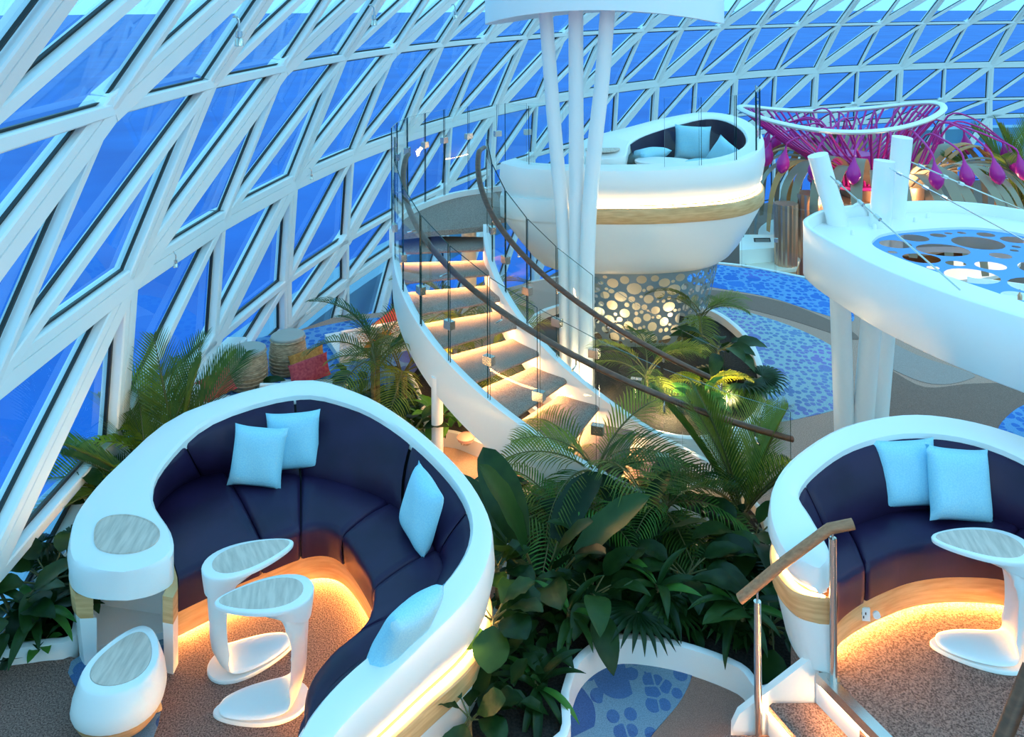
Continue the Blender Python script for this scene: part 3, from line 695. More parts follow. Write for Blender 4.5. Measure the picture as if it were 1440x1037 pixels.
bpart('plain_panel', plain, ((1.0, 1.75), (1.003, 1.70), (1.0, 1.50), (0.98, 1.47), (0.9, 1.47), (0.9, 1.75)), WHITE)
b = MB(); b.loft([bring(s, z) for s, z in ((0.975, 1.472), (0.955, 1.40), (0.88, 1.2), (0.79, 0.98), (0.71, 0.84), (0.65, 0.785), (0.62, 0.78))]); b.build('base', WHITE, pod, 50)
bpart('led_strip', rest, ((0.972, 1.656), (0.972, 1.668), (0.955, 1.668), (0.955, 1.656)), LEDW)
b = MB(); b.loft([bring(0.9, 1.475), bring(0.9, 1.485)]); b.build('pod_floor', TREADM, pod)
b = MB(); b.loft([pebble((1.12, 10.33), 0.22, 0.2, 0.4, 0.1, 0.66+0.15*10.33+z) for z in (0.0, 0.012)]); b.build('wood_tray', WOODT, pod)
# glass on the pod's front rim
fr_ = [p for p in cr([V((3.27, 11.2, 0)), V((3.16, 10.6, 0)), V((2.9, 10.13, 0)), V((2.5, 9.85, 0)), V((2.0, 9.72, 0)), V((1.4, 9.68, 0))], 8)]
acc = [fr_[0]]
for p in fr_:
    if (p-acc[-1]).length > 0.44: acc.append(p)
for a, c in zip(acc[:-1], acc[1:]):
    g = (c-a)*0.03; gpanel(a+g, c-g, 0.64+0.15*a.y, 0.64+0.15*c.y, 2.92, 2.92, pod)
bk = cr([V((-0.1, 10.1, 0)), V((0.0, 10.0, 0)), V((0.2, 9.8, 0)), V((0.6, 9.72, 0)), V((1.0, 9.7, 0))], 5)
run_glass(bk, 0.38, 2.1, 0.72, pod)
# perforated skirt
def perf_data(w, h, rects, mapf, m, nm, grid=(28, 8), seed=3, rmin=0.02, rmax=0.09, tries=2600, border=0.03, inside=None, nside=12, gap=0.012):
    rd = random.Random(seed); cs = []
    for t in range(tries):
        r = lerp(rmax, rmin, (t/tries)**0.4) * rd.uniform(0.75, 1.0); x, y = rd.uniform(0, w), rd.uniform(0, h)
        if x-r*1.25 < border or x+r*1.25 > w-border or y-r < border or y+r > h-border: continue
        if inside and not inside(x, y, r): continue
        if all((x-a)**2 + (y-c)**2 > (r+q+gap+0.08*(r+q))**2 for a, c, q in cs): cs.append((x, y, r))
    vs = []; es = []
    for a in range(grid[0]+1):
        for c in range(grid[1]+1):
            x, y = w*a/grid[0], h*c/grid[1]
            if a in (0, grid[0]) or c in (0, grid[1]) or all((x-q[0])**2+(y-q[1])**2 > (q[2]*1.3)**2 for q in cs):
                if inside and not inside(x, y, -0.001): continue
                vs.append((x, y))
    if inside and hasattr(inside, 'outline'):
        n0 = len(vs); vs += inside.outline; k = len(inside.outline); es += [(n0+i, n0+(i+1) % k) for i in range(k)]
    for x, y, r in cs:
        n0 = len(vs); a0 = rd.uniform(0, PI); el = rd.uniform(1.0, 1.22)
        vs += [(x + r*el*math.cos(2*PI*k/nside), y + r*math.sin(2*PI*k/nside)) for k in range(nside)]
        es += [(n0+k, n0+(k+1) % nside) for k in range(nside)]
        for_el.append(el)
    v2, e2, f2, *_ = delaunay_2d_cdt([V(v) for v in vs], es, [], 0, 1e-6)
    els = for_el[-len(cs):]
    b = MB(); P2 = [mapf(v.x, v.y) for v in v2]
    for f in f2:
        cx = sum(v2[i].x for i in f)/3; cy = sum(v2[i].y for i in f)/3
        if any(((cx-x)/e_)**2 + (cy-y)**2 < (r*0.995)**2 for (x, y, r), e_ in zip(cs, els)): continue
        if inside and not inside(cx, cy, 0): continue
        b.face([P2[i] for i in f])
    return b.data(nm, m)
for_el = []
SW, SH = 6.2, 1.0
nb_ = len(bo)
def skirt_map(x, y):
    u = x/SW*nb_; i = int(u) % nb_; t = u-int(u); p = lerp(bo[i], bo[(i+1) % nb_], t)
    h = y/SH; s = lerp(0.43, 0.62, h**0.8)
    return V((bc.x + (p.x-bc.x)*s, bc.y + (p.y-bc.y)*s, lerp(-0.18, 0.785, h)))
sk = link('perforated_skirt', perf_data(SW, SH, None, skirt_map, SKIRTM, 'perforated_skirt', (64, 10), 5, 0.02, 0.085, 9000, gap=0.008), pod)
b = MB(); b.loft([bring(s, z) for s, z in ((0.26, -0.18), (0.3, 0.3), (0.36, 0.79))]); b.build('inner_core', CREAM, pod)
for x, y in ((1.0, 9.95), (2.15, 10.15), (1.7, 11.2), (0.8, 10.5)):
    ld = bpy.data.lights.new('skirt_lamp', 'POINT'); ld.energy = 4; ld.color = (1, 0.72, 0.38); ld.shadow_soft_size = 0.08
    lo_ = bpy.data.objects.new('skirt_lamp', ld); COL.objects.link(lo_); lo_.location = (lerp(bc.x, x, 0.62), lerp(bc.y, y, 0.62), 0.1)
pillow('pale blue pillow lying flat at the table end of the raised pod', V((1.72, 10.75, 2.06)), 0.5, 1.25, 0.0, 1.15)
pillow('large pale blue pillow standing upright in the middle of the raised pod', V((2.42, 11.2, 2.14)), -0.15, -0.2, 0.05, 1.15)
pillow('pale blue pillow leaning at the right side of the raised pod', V((2.72, 10.75, 2.05)), -0.9, -0.3, 0.5, 0.95)
pillow('pale blue pillow lying low against the front rim of the raised pod', V((2.28, 10.25, 2.0)), 0.1, 1.1, 0.0, 1.05)
pt_ = thing('side_table', 'small white pebble table inside the raised pod', 'table', (1.85, 10.3, ZP+0.025))
b = MB(); b.loft([pebble((1.85, 10.3), 0.34*s, 0.22*s, 0.05, 0.3, z) for z, s in ((2.03, 0.9), (2.05, 1.0), (2.08, 1.0), (2.085, 0.97))]); b.build('tabletop', WHITE, pt_)
b = MB(); b.tube([V((1.85, 10.3, 1.485)), V((1.85, 10.3, 2.04))], 0.12, 14, 0.09); b.build('stem', WHITE, pt_)
# ------------------------------------------------------------------ columns and overhead drum
tree = thing('drum_canopy', 'white overhead drum with wavy lower edge on three slender flaring columns', 'canopy', (0.78, 9.2, ZM))
for px, pts in enumerate((((766, 24), (775, 120), (784, 230), (793, 330), (796, 430), (797, 556)), ((810, 24), (810, 130), (811, 250), (811, 340), (811, 430), (811, 556)), ((856, 24), (847, 110), (837, 200), (828, 310), (825, 430), (825, 556)))):
    Y = (9.25, 9.13, 9.0)[px]
    w = [PY(x, y, Y) for x, y in pts]; w[0].z = 4.1; w[-1].z = ZM
    b = MB(); b.tube(cr(w, 4), 0.082 if px else 0.078, 16); b.build('column', WHITE, tree, 60)
dcx, dcy, rx, ry = 1.05, 9.55, 1.36, 1.1
rings = []
for k in range(49):
    a = 2*PI*k/48; c, s_ = math.cos(a), math.sin(a)
    p = V((dcx + rx*c, dcy + ry*s_, 0)); zb = 3.86 + 0.075*math.cos(2*a - PI + 0.35) - 0.02*s_
    q = V((dcx + (rx-0.05)*c, dcy + (ry-0.05)*s_, 0))
    rings.append([V((*q.xy, zb)), V((*p.xy, zb)), V((*p.xy, 4.9)), V((*q.xy, 4.9))])
b = MB(); b.loft(rings, False); b.build('fascia', WHITE, tree, 50)
b = MB(); b.loft([[V((dcx + (rx-0.04)*math.cos(2*PI*k/48), dcy + (ry-0.04)*math.sin(2*PI*k/48), z)) for k in range(48)] for z in (4.0, 4.04)]); b.build('soffit', WHITE, tree)
# ------------------------------------------------------------------ right canopy
can = thing('perforated_canopy', 'low white oval canopy ring with blue perforated sheet and three cut off column stubs', 'canopy', (4.3, 6.6, ZM))
cpx = [(1129, 312), (1137, 303), (1160, 294), (1210, 287), (1300, 282), (1370, 285), (1440, 295)]
co = [P(x, y, 1.97) for x, y in cpx] + [V((5.8, 7.2, 2)), V((6.1, 6.2, 2)), V((5.7, 5.1, 2)), V((4.7, 4.45, 2)), V((3.8, 4.6, 2))] + [P(x, y, 1.97) for x, y in ((1440, 447), (1330, 412), (1240, 377), (1180, 347), (1142, 325))]
cop = cr(co, 5, True); ccn = V((4.35, 6.5, 0))
def coff(o_, z): return [V((*(p + (ccn-V((*p.xy, 0))).normalized()*o_).xy, z)) for p in cop]
b = MB(); n0 = len(cop)
b.grid([coff(0.05, 1.86), coff(0.05, 1.965), coff(0.045, 1.97), coff(0.008, 1.97), coff(0, 1.962), coff(0.0, 1.49), coff(0.012, 1.478), coff(0.15, 1.478), coff(0.2, 1.55)], cu=True)
b.build('fascia', WHITE, can, 50)
b = MB(); b.grid([coff(0.04, 1.86), coff(0.62, 1.86), coff(0.62, 1.82), coff(0.04, 1.82)], cu=True, cv=True); b.build('ledge', WHITE, can)
dout = coff(0.6, 0); mnx = min(p.x for p in dout); mny = min(p.y for p in dout); mxx = max(p.x for p in dout); mxy = max(p.y for p in dout)
poly = [(p.x-mnx, p.y-mny) for p in dout]
class Ins:
    outline = poly
    def __call__(s, x, y, r):
        c = False; j = len(poly)-1; dm = 9
        for i in range(len(poly)):
            (a, b_), (c_, d_) = poly[i], poly[j]
            if (b_ > y) != (d_ > y) and x < (c_-a)*(y-b_)/(d_-b_)+a: c = not c
            dm = min(dm, math.hypot(x-a, y-b_)); j = i
        return c and (r <= 0 or dm > r + 0.05)
ps = link('perforated_sheet', perf_data(mxx-mnx, mxy-mny, None, lambda x, y: V((x+mnx, y+mny, 1.835)), PERF, 'perforated_sheet', (20, 24), 11, 0.04, 0.26, 6000, 0.0, Ins(), 20, 0.03), can)
cb = [P(1188, 619, ZM), P(1211, 622, ZM), P(1232, 619, ZM)]
sb = [P(1178, 316, 1.86), P(1237, 318, 1.86), P(1258, 305, 1.86)]
tops = [(1150, 218), (1244, 226), (1269, 193)]
for i, (a, c) in enumerate(zip(cb, sb)):
    t = PY(*tops[i], c.y + (0.0, 0.0, -0.05)[i])
    w = [a, lerp(a, c, 0.35) + V((0, 0, 0)), lerp(a, c, 0.75), c, lerp(c, t, 0.5), t]
    b = MB(); b.tube(cr(w, 3), 0.098, 18); o = b.build('column', WHITE, can, 40)
for a, c in (((1168, 248), (1350, 408)), ((1250, 236), (1440, 338)), ((1281, 228), (1440, 296))):
    q0 = PY(*a, 7.75); q1 = P(*c, 1.9)
    b = MB(); b.tube([q0, q1], 0.007, 6); cbl = b.build('cable', CHROME, can)
    for t in (0.08, 0.28, 0.42):
        b = MB(); d_ = (q1-q0); b.tube([q0+d_*(t-0.02), q0+d_*t, q0+d_*(t+0.02)], 0.018, 8); b.build('turnbuckle', CHROME, cbl)
for x, y in ((1199, 330), (1208, 303), (1200, 303), (1287, 312), (1305, 306), (1230, 322)):
    p = P(x, y, 1.86); b = MB(); b.lathe([(0.02, 0), (0.02, 0.03), (0.012, 0.045)], p, 10); b.build('bolt', WHITE, can)
b = MB(); p0, p1 = P(1197, 305, 1.86), P(1224, 304, 1.86); b.tube(cr([p0, p0+V((0.02, 0, 0.1)), (p0+p1)/2+V((0, 0, 0.13)), p1+V((-0.02, 0, 0.06)), p1], 4), 0.014, 8); b.build('conduit', WHITE, can)
# ------------------------------------------------------------------ steps up to the platform
steps = thing('platform_steps', 'short lit flight of brown carpeted steps with white stringer and steel nosing', 'steps', (1.6, 4.3, ZM))
xA, yA = 1.72, 4.70
def sx(t): return V((xA - 0.55*t, yA + 0.03*t, 0))
b = MB(); b.loft([[V((p.x, p.y+dy, z)) for dy, z in ((-0.015, z0), (0.03, z0), (0.03, z1), (-0.015, z1))] for p, z0, z1 in ((V((1.78, 4.70, 0)), ZM, 0.30), (V((1.66, 4.71, 0)), ZM, 0.30), (V((1.27, 4.73, 0)), ZM, -0.02), (V((1.235, 4.735, 0)), ZM, -0.10), (V((1.23, 4.735, 0)), ZM, -0.29))])
b.build('stringer', WHITE, steps)
ex = lambda y: 1.70 + (4.67-y)*0.42
for i in range(3):
    z = ZR - 0.18*(i+1) + 0.0; dx = 0.27*(i+1)
    if i == 2: break
    ring = []
    for y in (4.68, 4.0, 3.4, 2.9):
        x1 = ex(y)-0.27*i + 0.0; x0 = ex(y)-0.27*(i+1)
        ring.append([V((x0, y, z-0.045)), V((x1, y, z-0.045)), V((x1, y, z)), V((x0+0.02, y, z)), V((x0, y, z-0.015))])
    b = MB(); b.loft(ring); t_ = b.build('tread', CARPET, steps, 50)
    b = MB(); b.loft([[V((r_[0].x-0.014+k, r_[0].y, z-0.047-q)) for k, q in ((0, 0), (0.012, 0), (0.012, 0.008), (0, 0.008))] for r_ in ring]); b.build('tread_led', LEDT, t_)
    b = MB(); b.loft([[V((r_[1].x+k-0.005, r_[0].y, q)) for k, q in ((0, z), (0.015, z), (0.015, z+0.135), (0, z+0.135))] for r_ in ring]); b.build('riser', WHITE, steps)
b = MB(); b.loft([[V((ex(y)-0.0+k, y, q)) for k, q in ((-0.02, ZR-0.05), (0.05, ZR-0.05), (0.05, ZR+0.006), (-0.02, ZR+0.006))] for y in (4.66, 4.0, 3.4, 2.9)]); b.build('nosing', CHROME, steps)
b = MB(); b.loft([[V((ex(y)-0.003+k, y, ZR-0.052-q)) for k, q in ((0, 0), (-0.012, 0), (-0.012, 0.008), (0, 0.008))] for y in (4.64, 4.0, 3.4, 2.9)]); b.build('nosing_led', LEDT, steps)
hr = thing('handrail', 'short oak handrail on two steel posts beside the lit steps', 'handrail', (1.6, 4.64, ZM))
pA = P(1172, 956, ZR); tA = PY(1171, 757, pA.y); pB = V((P(1065, 840, 0.66).x, 4.68, ZM)); tB = PY(1065, 846, 4.68)
for a, c in ((pA, tA), (pB, tB)):
    b = MB(); b.tube([a, c], 0.021, 14); po = b.build('post', CHROME, hr)
    b = MB(); b.tube([c, c+V((0, 0, 0.06))], 0.007, 8); b.build('pin', CHROME, po)
    b = MB(); b.lathe([(0.035, 0), (0.035, 0.008)], a, 16); b.build('foot', CHROME, po)
w = [PY(1040, 843, 4.68), PY(1100, 793, 4.66), PY(1155, 752, 4.645), PY(1166, 744, 4.64), PY(1200, 737, 4.63)]
b = MB(); b.tube(w, 0.034, 12, flat=0.8); b.build('rail', RAILL, hr, 60)
hr2 = thing('handrail', 'dark handrail end cutting across the bottom corner by the platform', 'handrail', (2.1, 3.4, ZR))
w = [PY(1395, 1075, 3.3), PY(1418, 1020, 3.35), PY(1450, 940, 3.4)]
b = MB(); b.tube(w, 0.032, 12); b.build('rail', RAILW, hr2, 60)
b = MB(); b.tube([V((w[0].x+0.02, 3.31, ZR)), w[0]+V((0.02, 0, 0))], 0.021, 12); b.build('post', CHROME, hr2)
# ------------------------------------------------------------------ far bar under a flower canopy (one deck down)
BC = P(1240, 255, -0.17); bx, by = BC.x, BC.y
def bp(r, a, z): return V((bx + r*math.cos(a), by + r*math.sin(a), z))
flower = thing('flower_canopy', 'magenta flower sculpture canopy with wavy white ring and champagne ribbons over the far bar', 'sculpture', (bx, by, ZD))
ring = []
for k in range(64):
    a = 2*PI*k/64; ring.append(V((bx - 1.0 + 2.3*math.cos(a), by + 1.75*math.sin(a), 1.43 + 0.17*math.cos(2*a+0.25) + 0.06*math.cos(a))))
def closed_tube(pts, r, n=8):
    b = MB(); rings = []; Np = len(pts)
    for i, p in enumerate(pts):
        t = (pts[(i+1) % Np]-pts[i-1]).normalized(); a = t.cross(V((0, 0, 1))).normalized(); c = a.cross(t)
        rings.append([p + a*r*1.4*math.cos(2*PI*k/n) + c*r*math.sin(2*PI*k/n) for k in range(n)])
    b.grid(rings, cu=True, cv=True); return b
closed_tube(ring, 0.055).build('saddle_ring', WHITE, flower, 60)
for k in range(56):
    a = 2*PI*k/56; e_ = ring[int(k*64/56)]; s0 = bp(0.78, a+0.25, -0.15); s0.x -= 0.75
    m1 = s0 + V((0, 0, 0.45)) + (V((e_.x, e_.y, s0.z)) - s0)*0.08; m2 = lerp(s0, e_, 0.5) + V((0, 0, 0.12))
    b = MB(); b.tube(cr([s0, m1, m2, e_], 4), 0.026, 6); b.build('rod', MAGENTA, flower, 60)
b = MB(); b.lathe([(0.85, -0.22), (0.95, -0.18), (0.95, -0.12), (0.6, -0.1), (0.5, 0.5), (0.1, 0.55)], (bx-0.75, by, 0), 32); b.build('heart', MAGENTA, flower)
rd = random.Random(2)
for k in range(40):
    a = 2*PI*k/40 + rd.uniform(-0.05, 0.05); zt = 0.45 + rd.uniform(-0.12, 0.2); sw = 0.16
    prof = [(0.95, -0.15), (1.3, 0.2), (1.8, zt*0.95), (2.3, zt), (2.75, zt*0.35), (3.0, -0.35), (3.08 + rd.uniform(-0.1, 0.1), -1.05 - rd.uniform(0, 0.5))]
    c = cr([V((r, 0, z)) for r, z in prof], 4); rows = []; t = V((-math.sin(a), math.cos(a), 0))
    for i, p in enumerate(c):
        w = 0.10*(0.5 + 0.8*math.sin(PI*min(1, 0.12+0.8*i/len(c)))); q = bp(p.x, a + 0.12*i/len(c), p.z)
        rows.append([q - t*w, q + t*w])
    b = MB(); b.loft([[r[0], r[1], r[1]+V((0, 0, 0.012)), r[0]+V((0, 0, 0.012))] for r in rows]); b.build('ribbon', RIBBON if (k % 3 or math.sin(a) < -0.3) else RIBBONO, flower, 60)
for k in range(22):
    a = 2*PI*k/22 + 0.1; h = 1.2 + rd.uniform(-0.12, 0.2); R = 2.6 + rd.uniform(-0.1, 0.25)
    c = cr([bp(0.8, a, -0.1), bp(1.05, a, 0.5), bp(1.45, a, h), bp(1.95, a, h*0.98), bp(R-0.12, a, 0.95), bp(R, a, 0.75)], 4)
    b = MB(); b.tube(c, 0.022, 6); st2 = b.build('flower_stem', MAGENTA, flower, 60)
    e_ = c[-1]; d_ = V((0.25*math.cos(a), 0.25*math.sin(a), -1)).normalized()
    b = MB(); rings = []
    for t, r in ((-0.05, 0.02), (0.05, 0.05), (0.18, 0.12), (0.30, 0.15), (0.40, 0.13), (0.48, 0.07), (0.52, 0.01)):
        q = e_ + d_*t; u = d_.cross(V((0, 1, 0.1))).normalized(); v_ = d_.cross(u)
        rings.append([q + u*r*math.cos(2*PI*j/10)*1.0 + v_*r*math.sin(2*PI*j/10) for j in range(10)])
    b.loft(rings); b.build('flower_bud', MAGENTA, st2, 60)
# bar below
bar = thing('bar_counter', 'round lower deck bar counter with white top beneath the flower canopy', 'bar', (bx, by, ZD))
b = MB(); b.lathe([(2.5, ZD), (2.5, ZD+0.95), (2.1, ZD+0.95), (2.1, ZD)], (bx, by, 0), 48, False); b.build('bar_front', WOODL, bar)
b = MB(); b.lathe([(2.8, ZD+0.95), (2.8, ZD+1.02), (1.75, ZD+1.02), (1.75, ZD+0.95), (2.8, ZD+0.95)], (bx, by, 0), 48, False); b.build('countertop', WHITE, bar)
b = MB(); b.lathe([(0.9, ZD), (0.9, 0.0)], (bx, by, 0), 32); b.build('core', COPPER, bar)
for z in (-1.5, -1.0, -0.55):
    b = MB(); b.lathe([(0.92, z), (1.45, z), (1.45, z+0.05), (0.92, z+0.05)], (bx, by, 0), 40, False); b.build('shelf', RIBBON, bar)
for x, y, z, en in ((bx, by-1.6, 0.0, 60), (bx+1.5, by-1.2, -0.3, 50), (bx-2.0, by-1.8, -0.2, 45)):
    ld = bpy.data.lights.new('bar_lamp', 'POINT'); ld.energy = en; ld.color = (1, 0.72, 0.42); ld.shadow_soft_size = 0.15
    lo_ = bpy.data.objects.new('bar_lamp', ld); COL.objects.link(lo_); lo_.location = (x, y, z)
cnt = thing('back_counter', 'pale counter with a till behind the edge of the blue carpet', 'counter', (6.0, 18.2, ZD))
cz = -1.5
cp_ = [P(1044, 366, cz), P(1100, 352, cz), P(1125, 362, cz), P(1118, 378, cz), P(1060, 385, cz)]
b = MB(); b.slab(cp_, ZD, cz-0.06); b.build('cabinet', WOODL, cnt); b = MB(); b.slab([p + (p-cp_[0])*0.02 for p in cp_], cz-0.06, cz); b.build('countertop', CREAM, cnt)
b = MB(); b.slab([P(1040, 330, -1.2), P(1105, 330, -1.2), P(1112, 347, -1.2), P(1040, 352, -1.2)], ZD, -1.2); b.build('bar_hatch', mat('white_counter', (0.95, 0.9, 0.82), 0.4), cnt)
q = P(1076, 360, cz)
till = thing('till', 'black touchscreen till on the pale counter behind the carpet edge', 'till', q)
b = MB(); b.box(q + V((0, 0, 0.05)), (0.34, 0.25, 0.1)); b.build('till_base', DARK, till)
rt = Matrix.Rotation(-0.5, 3, 'X')
b = MB(); b.box(q + V((-0.05, 0, 0.25)), (0.36, 0.03, 0.28), rt); sc_ = b.build('till_screen', DARK, till)
b = MB(); b.box(q + V((-0.05, -0.017, 0.258)), (0.31, 0.008, 0.23), rt); b.build('display', SCREEN, sc_)
for i, (x, c_, z0, z1, r, lab) in enumerate(((1105, 0, ZD, -0.2, 0.22, 'copper column with fluted sides left of the canopy nose'), (1140, 0, ZD, -0.1, 0.28, 'wide copper column half hidden by the canopy nose'))):
    q = PY(x, 300, 17.6 + i*0.5)
    b = MB(); b.loft([[V((q.x + (r + 0.025*(k % 2))*math.cos(2*PI*k/32)*s_, q.y + (r+0.025*(k % 2))*math.sin(2*PI*k/32)*s_, z)) for k in range(32)] for z, s_ in ((z0, 0.85), (z1, 1.05))])
    tag(b.build('fluted_column', COPPER), lab, 'column')
gl_ = thing('glass_balustrade', 'low clear glass balustrade with round studs along the far floor edge', 'balustrade', (4.5, 13.1, ZM))
gp = [V((3.74, 13.66, 0)), V((4.2, 13.34, 0)), V((4.58, 13.03, 0)), V((5.0, 12.7, 0))]
for a, c in zip(gp[:-1], gp[1:]):
    g = (c-a)*0.02; gpanel(a+g, c-g, ZM+0.0, ZM+0.0, ZM+1.08, ZM+1.08, gl_)
    b = MB(); m_ = lerp(a, c, 0.03); b.lathe([(0.03, ZM+0.5), (0.03, ZM+0.56)], (m_.x, m_.y-0.02, 0), 12); b.build('stud', CHROME, gl_)
# counters seen down through the perforated canopy
def lowbar(x, y, w, d, z, lab, m, rz):
    t = thing('service_counter', lab, 'counter', (x, y, ZD), rz)
    for nm, c, s_, mm in (('cabinet', (0, 0, (z-ZD)/2-0.03), (w, d, z-ZD-0.06), WOODL), ('countertop', (0, 0, z-ZD-0.03), (w+0.1, d+0.1, 0.06), m), ('upstand', (0, d/2-0.03, z-ZD+0.12), (w, 0.04, 0.24), m)):
        b = MB(); b.box(c, s_); o = b.build(nm, mm, t); o.matrix_parent_inverse = Matrix.Identity(4)
    return t
WH2 = mat('bright_counter', (0.95, 0.94, 0.92), 0.35)
lowbar(9.6, 15.3, 2.2, 0.9, -1.55, 'long white service counter under the canopy holes, nearer one', WH2, -0.5)
lowbar(12.6, 16.6, 2.4, 1.2, -1.5, 'wide white service counter under the canopy holes, farther right', WH2, -0.7)
lowbar(7.4, 15.7, 1.4, 0.7, -1.55, 'white service counter beyond the stepped edge, below the canopy stubs', WH2, -0.3)
rb = random.Random(4)
for i in range(4):
    x, y = 9.0 + 0.35*i, 15.55 - 0.19*i; h = rb.uniform(0.26, 0.34)
    b = MB(); b.lathe([(0.035, 0), (0.04, 0.01), (0.04, h*0.6), (0.015, h*0.75), (0.015, h)], (x, y, -1.55), 10)
    tag(b.build('bottle', (DARK, COPPER, LEAFL, CREAM)[i % 4]), ('black', 'copper', 'green', 'cream')[i] + ' bottle on the nearer white service counter below the canopy holes', 'bottle', 'bottles on the service counter')
# ------------------------------------------------------------------ window bay behind the left sofa
def rstool(label, c):
    t = thing('rattan_stool', label, 'stool', (c.x, c.y, ZB), 0, 'rattan stools')
    b = MB(); b.lathe([(0.165, 0), (0.185, 0.08), (0.2, 0.2), (0.195, 0.30), (0.175, 0.375)], (c.x, c.y, ZB), 36); bo_ = b.build('woven_body', RATTAN, t, 60)
    for k in range(9):
        z = 0.03 + k*0.04; r = 0.17 + 0.032*math.sin(PI*min(1, (z+0.05)/0.42))
        closed_tube([V((c.x+r*math.cos(2*PI*j/28), c.y+r*math.sin(2*PI*j/28), ZB+z)) for j in range(28)], 0.006, 6).build('weave_band', RATTAN, t, 60)
    for z in (0.015, 0.365):
        closed_tube([V((c.x+(0.17 if z < .1 else 0.18)*math.cos(2*PI*j/28), c.y+(0.17 if z < .1 else 0.18)*math.sin(2*PI*j/28), ZB+z)) for j in range(28)], 0.012, 6).build('rim', RATTAN, t, 60)
    b = MB(); b.lathe([(0.17, 0.372), (0.186, 0.38), (0.186, 0.40), (0.175, 0.408)], (c.x, c.y, ZB), 36); b.build('top', GREYTOP, t)
rstool('rattan barrel stool nearer the white kerb beam', P(349, 543, ZB)); rstool('rattan barrel stool nearer the palm', P(405, 522, ZB))
def bench(label, c, rz, w):
    t = thing('woven_lounge_seat', label, 'seat', (c[0], c[1], ZM), rz, 'woven white lounge seats')
    def add(nm, fn, m):
        b = MB(); fn(b); o = b.build(nm, m, t, 50); o.matrix_parent_inverse = Matrix.Identity(4); return o
    add('seat_frame', lambda b: b.loft([[V((x*s, y*s, z)) for x, y in ((-w/2, -0.35), (w/2, -0.35), (w/2, 0.35), (-w/2, 0.35))] for z, s in ((0.08, 0.92), (0.3, 1.0), (0.34, 1.0))]), mat('woven_white', (0.75, 0.75, 0.72), 0.6))
    def strands(b):
        for i in range(26):
            x = -w/2 + w*i/25
            for sg in (-1, 1):
                x2 = min(w/2, max(-w/2, x + sg*0.2)); b.tube([V((x, 0.36, 0.32)), V((x2, 0.42, 0.62))], 0.008, 5)
        b.tube([V((-w/2, 0.42, 0.63)), V((w/2, 0.42, 0.63))], 0.02, 8)
    o = add('woven_back', strands, WHITE)
    add('leg', lambda b: b.tube([V((-w/2+0.1, -0.25, 0)), V((-w/2+0.1, -0.25, 0.1))], 0.025, 8), WHITE); add('leg', lambda b: b.tube([V((w/2-0.1, -0.25, 0)), V((w/2-0.1, -0.25, 0.1))], 0.025, 8), WHITE)
    add('leg', lambda b: b.tube([V((-w/2+0.1, 0.25, 0)), V((-w/2+0.1, 0.25, 0.1))], 0.025, 8), WHITE); add('leg', lambda b: b.tube([V((w/2-0.1, 0.25, 0)), V((w/2-0.1, 0.25, 0.1))], 0.025, 8), WHITE)
    return t
p = P(297, 585, 0.0); bench('woven white lounge seat behind the yellow palm by the window', (p.x, p.y), 2.9, 0.5)
p = P(440, 545, 0.0); bench('woven white lounge seat behind the middle of the sofa back', (p.x, p.y-0.25), 3.14, 0.7)
p = P(525, 480, 0.0); bench('woven white lounge seat behind the tall palm near the stair', (p.x-0.05, p.y), 3.6, 0.9)
PR, PO = pillow_data(0.55, 0.34, 0.14, RED, 'red_pillow'), pillow_data(0.5, 0.32, 0.12, ORANGE, 'orange_pillow')
def cpil(label, x, y, z, rz, ro, me, sc, dy=0.0, g='red pillows'):
    pillow(label, pos(x, y, z, dy), rz, -0.85, ro, sc*0.82, me, 'pillow', 'pillow', g)
cpil('red pillow on the woven seat behind the yellow palm', 298, 545, 0.2, 0.5, -0.3, PR, 0.95)
cpil('orange pillow behind the red one near the yellow palm', 250, 548, 0.18, 0.4, -0.2, PO, 0.9, 0.12, 'orange pillows')
cpil('red pillow behind the middle of the sofa back', 435, 521, 0.16, 0.2, -0.28, PR, 0.95)
cpil('orange pillow peeking over the red one behind the sofa back', 428, 514, 0.18, 0.2, -0.28, PO, 0.95, 0.12, 'orange pillows')
cpil('red pillow glimpsed between the tall palm and the stair', 540, 462, 0.2, 0.3, -0.55, PR, 1.0)
cpil('orange pillow below the red one between the tall palm and the stair', 524, 476, 0.2, 0.3, -0.5, PO, 0.9, 0.1, 'orange pillows')
# ------------------------------------------------------------------ planters
def planter(label, px, z0, zs, zk, kw=0.05, kerb=True, wpts=None):
    pts = wpts or [P(x, y, zs) for x, y in px]; path = cr(pts, 5, True)
    c = sum(path, V((0, 0, 0)))/len(path)
    t = thing('planter', label, 'planter', (c.x, c.y, z0))
    b = MB(); n = len(path); rings = []
    for i, p in enumerate(path):
        d = path[(i+1) % n]-path[i-1]; m_ = V((-d.y, d.x, 0)).normalized()*kw/2
        rings.append([V((*(p-m_).xy, z0)), V((*(p+m_).xy, z0)), V((*(p+m_).xy, zk)), V((*p.xy, zk+0.008)), V((*(p-m_).xy, zk))])
    b.grid(rings, cu=True, cv=True); b.build('kerb', WHITE, t, 50)
    b = MB(); b.slab(path, z0+0.01, zs); stuff(b.build('soil', SOIL, t))
    return t
planter('large centre planter with white kerb filled with dark foliage', [(780, 1060), (795, 990), (812, 945), (845, 918), (885, 910), (960, 922), (1040, 952), (1075, 985), (1130, 950), (1150, 900), (1090, 810), (1075, 740), (1040, 705), (960, 690), (860, 680), (790, 690), (735, 700), (700, 740), (715, 800), (690, 900), (640, 1000), (610, 1070)], ZM, -0.2, -0.13)
planter('planter under the spiral stair with curved cream kerb', [(560, 590), (598, 612), (640, 618), (680, 633), (760, 660), (800, 668), (810, 640), (760, 590), (700, 545), (640, 510), (590, 500), (520, 530), (505, 570)], ZM, -0.22, -0.15)
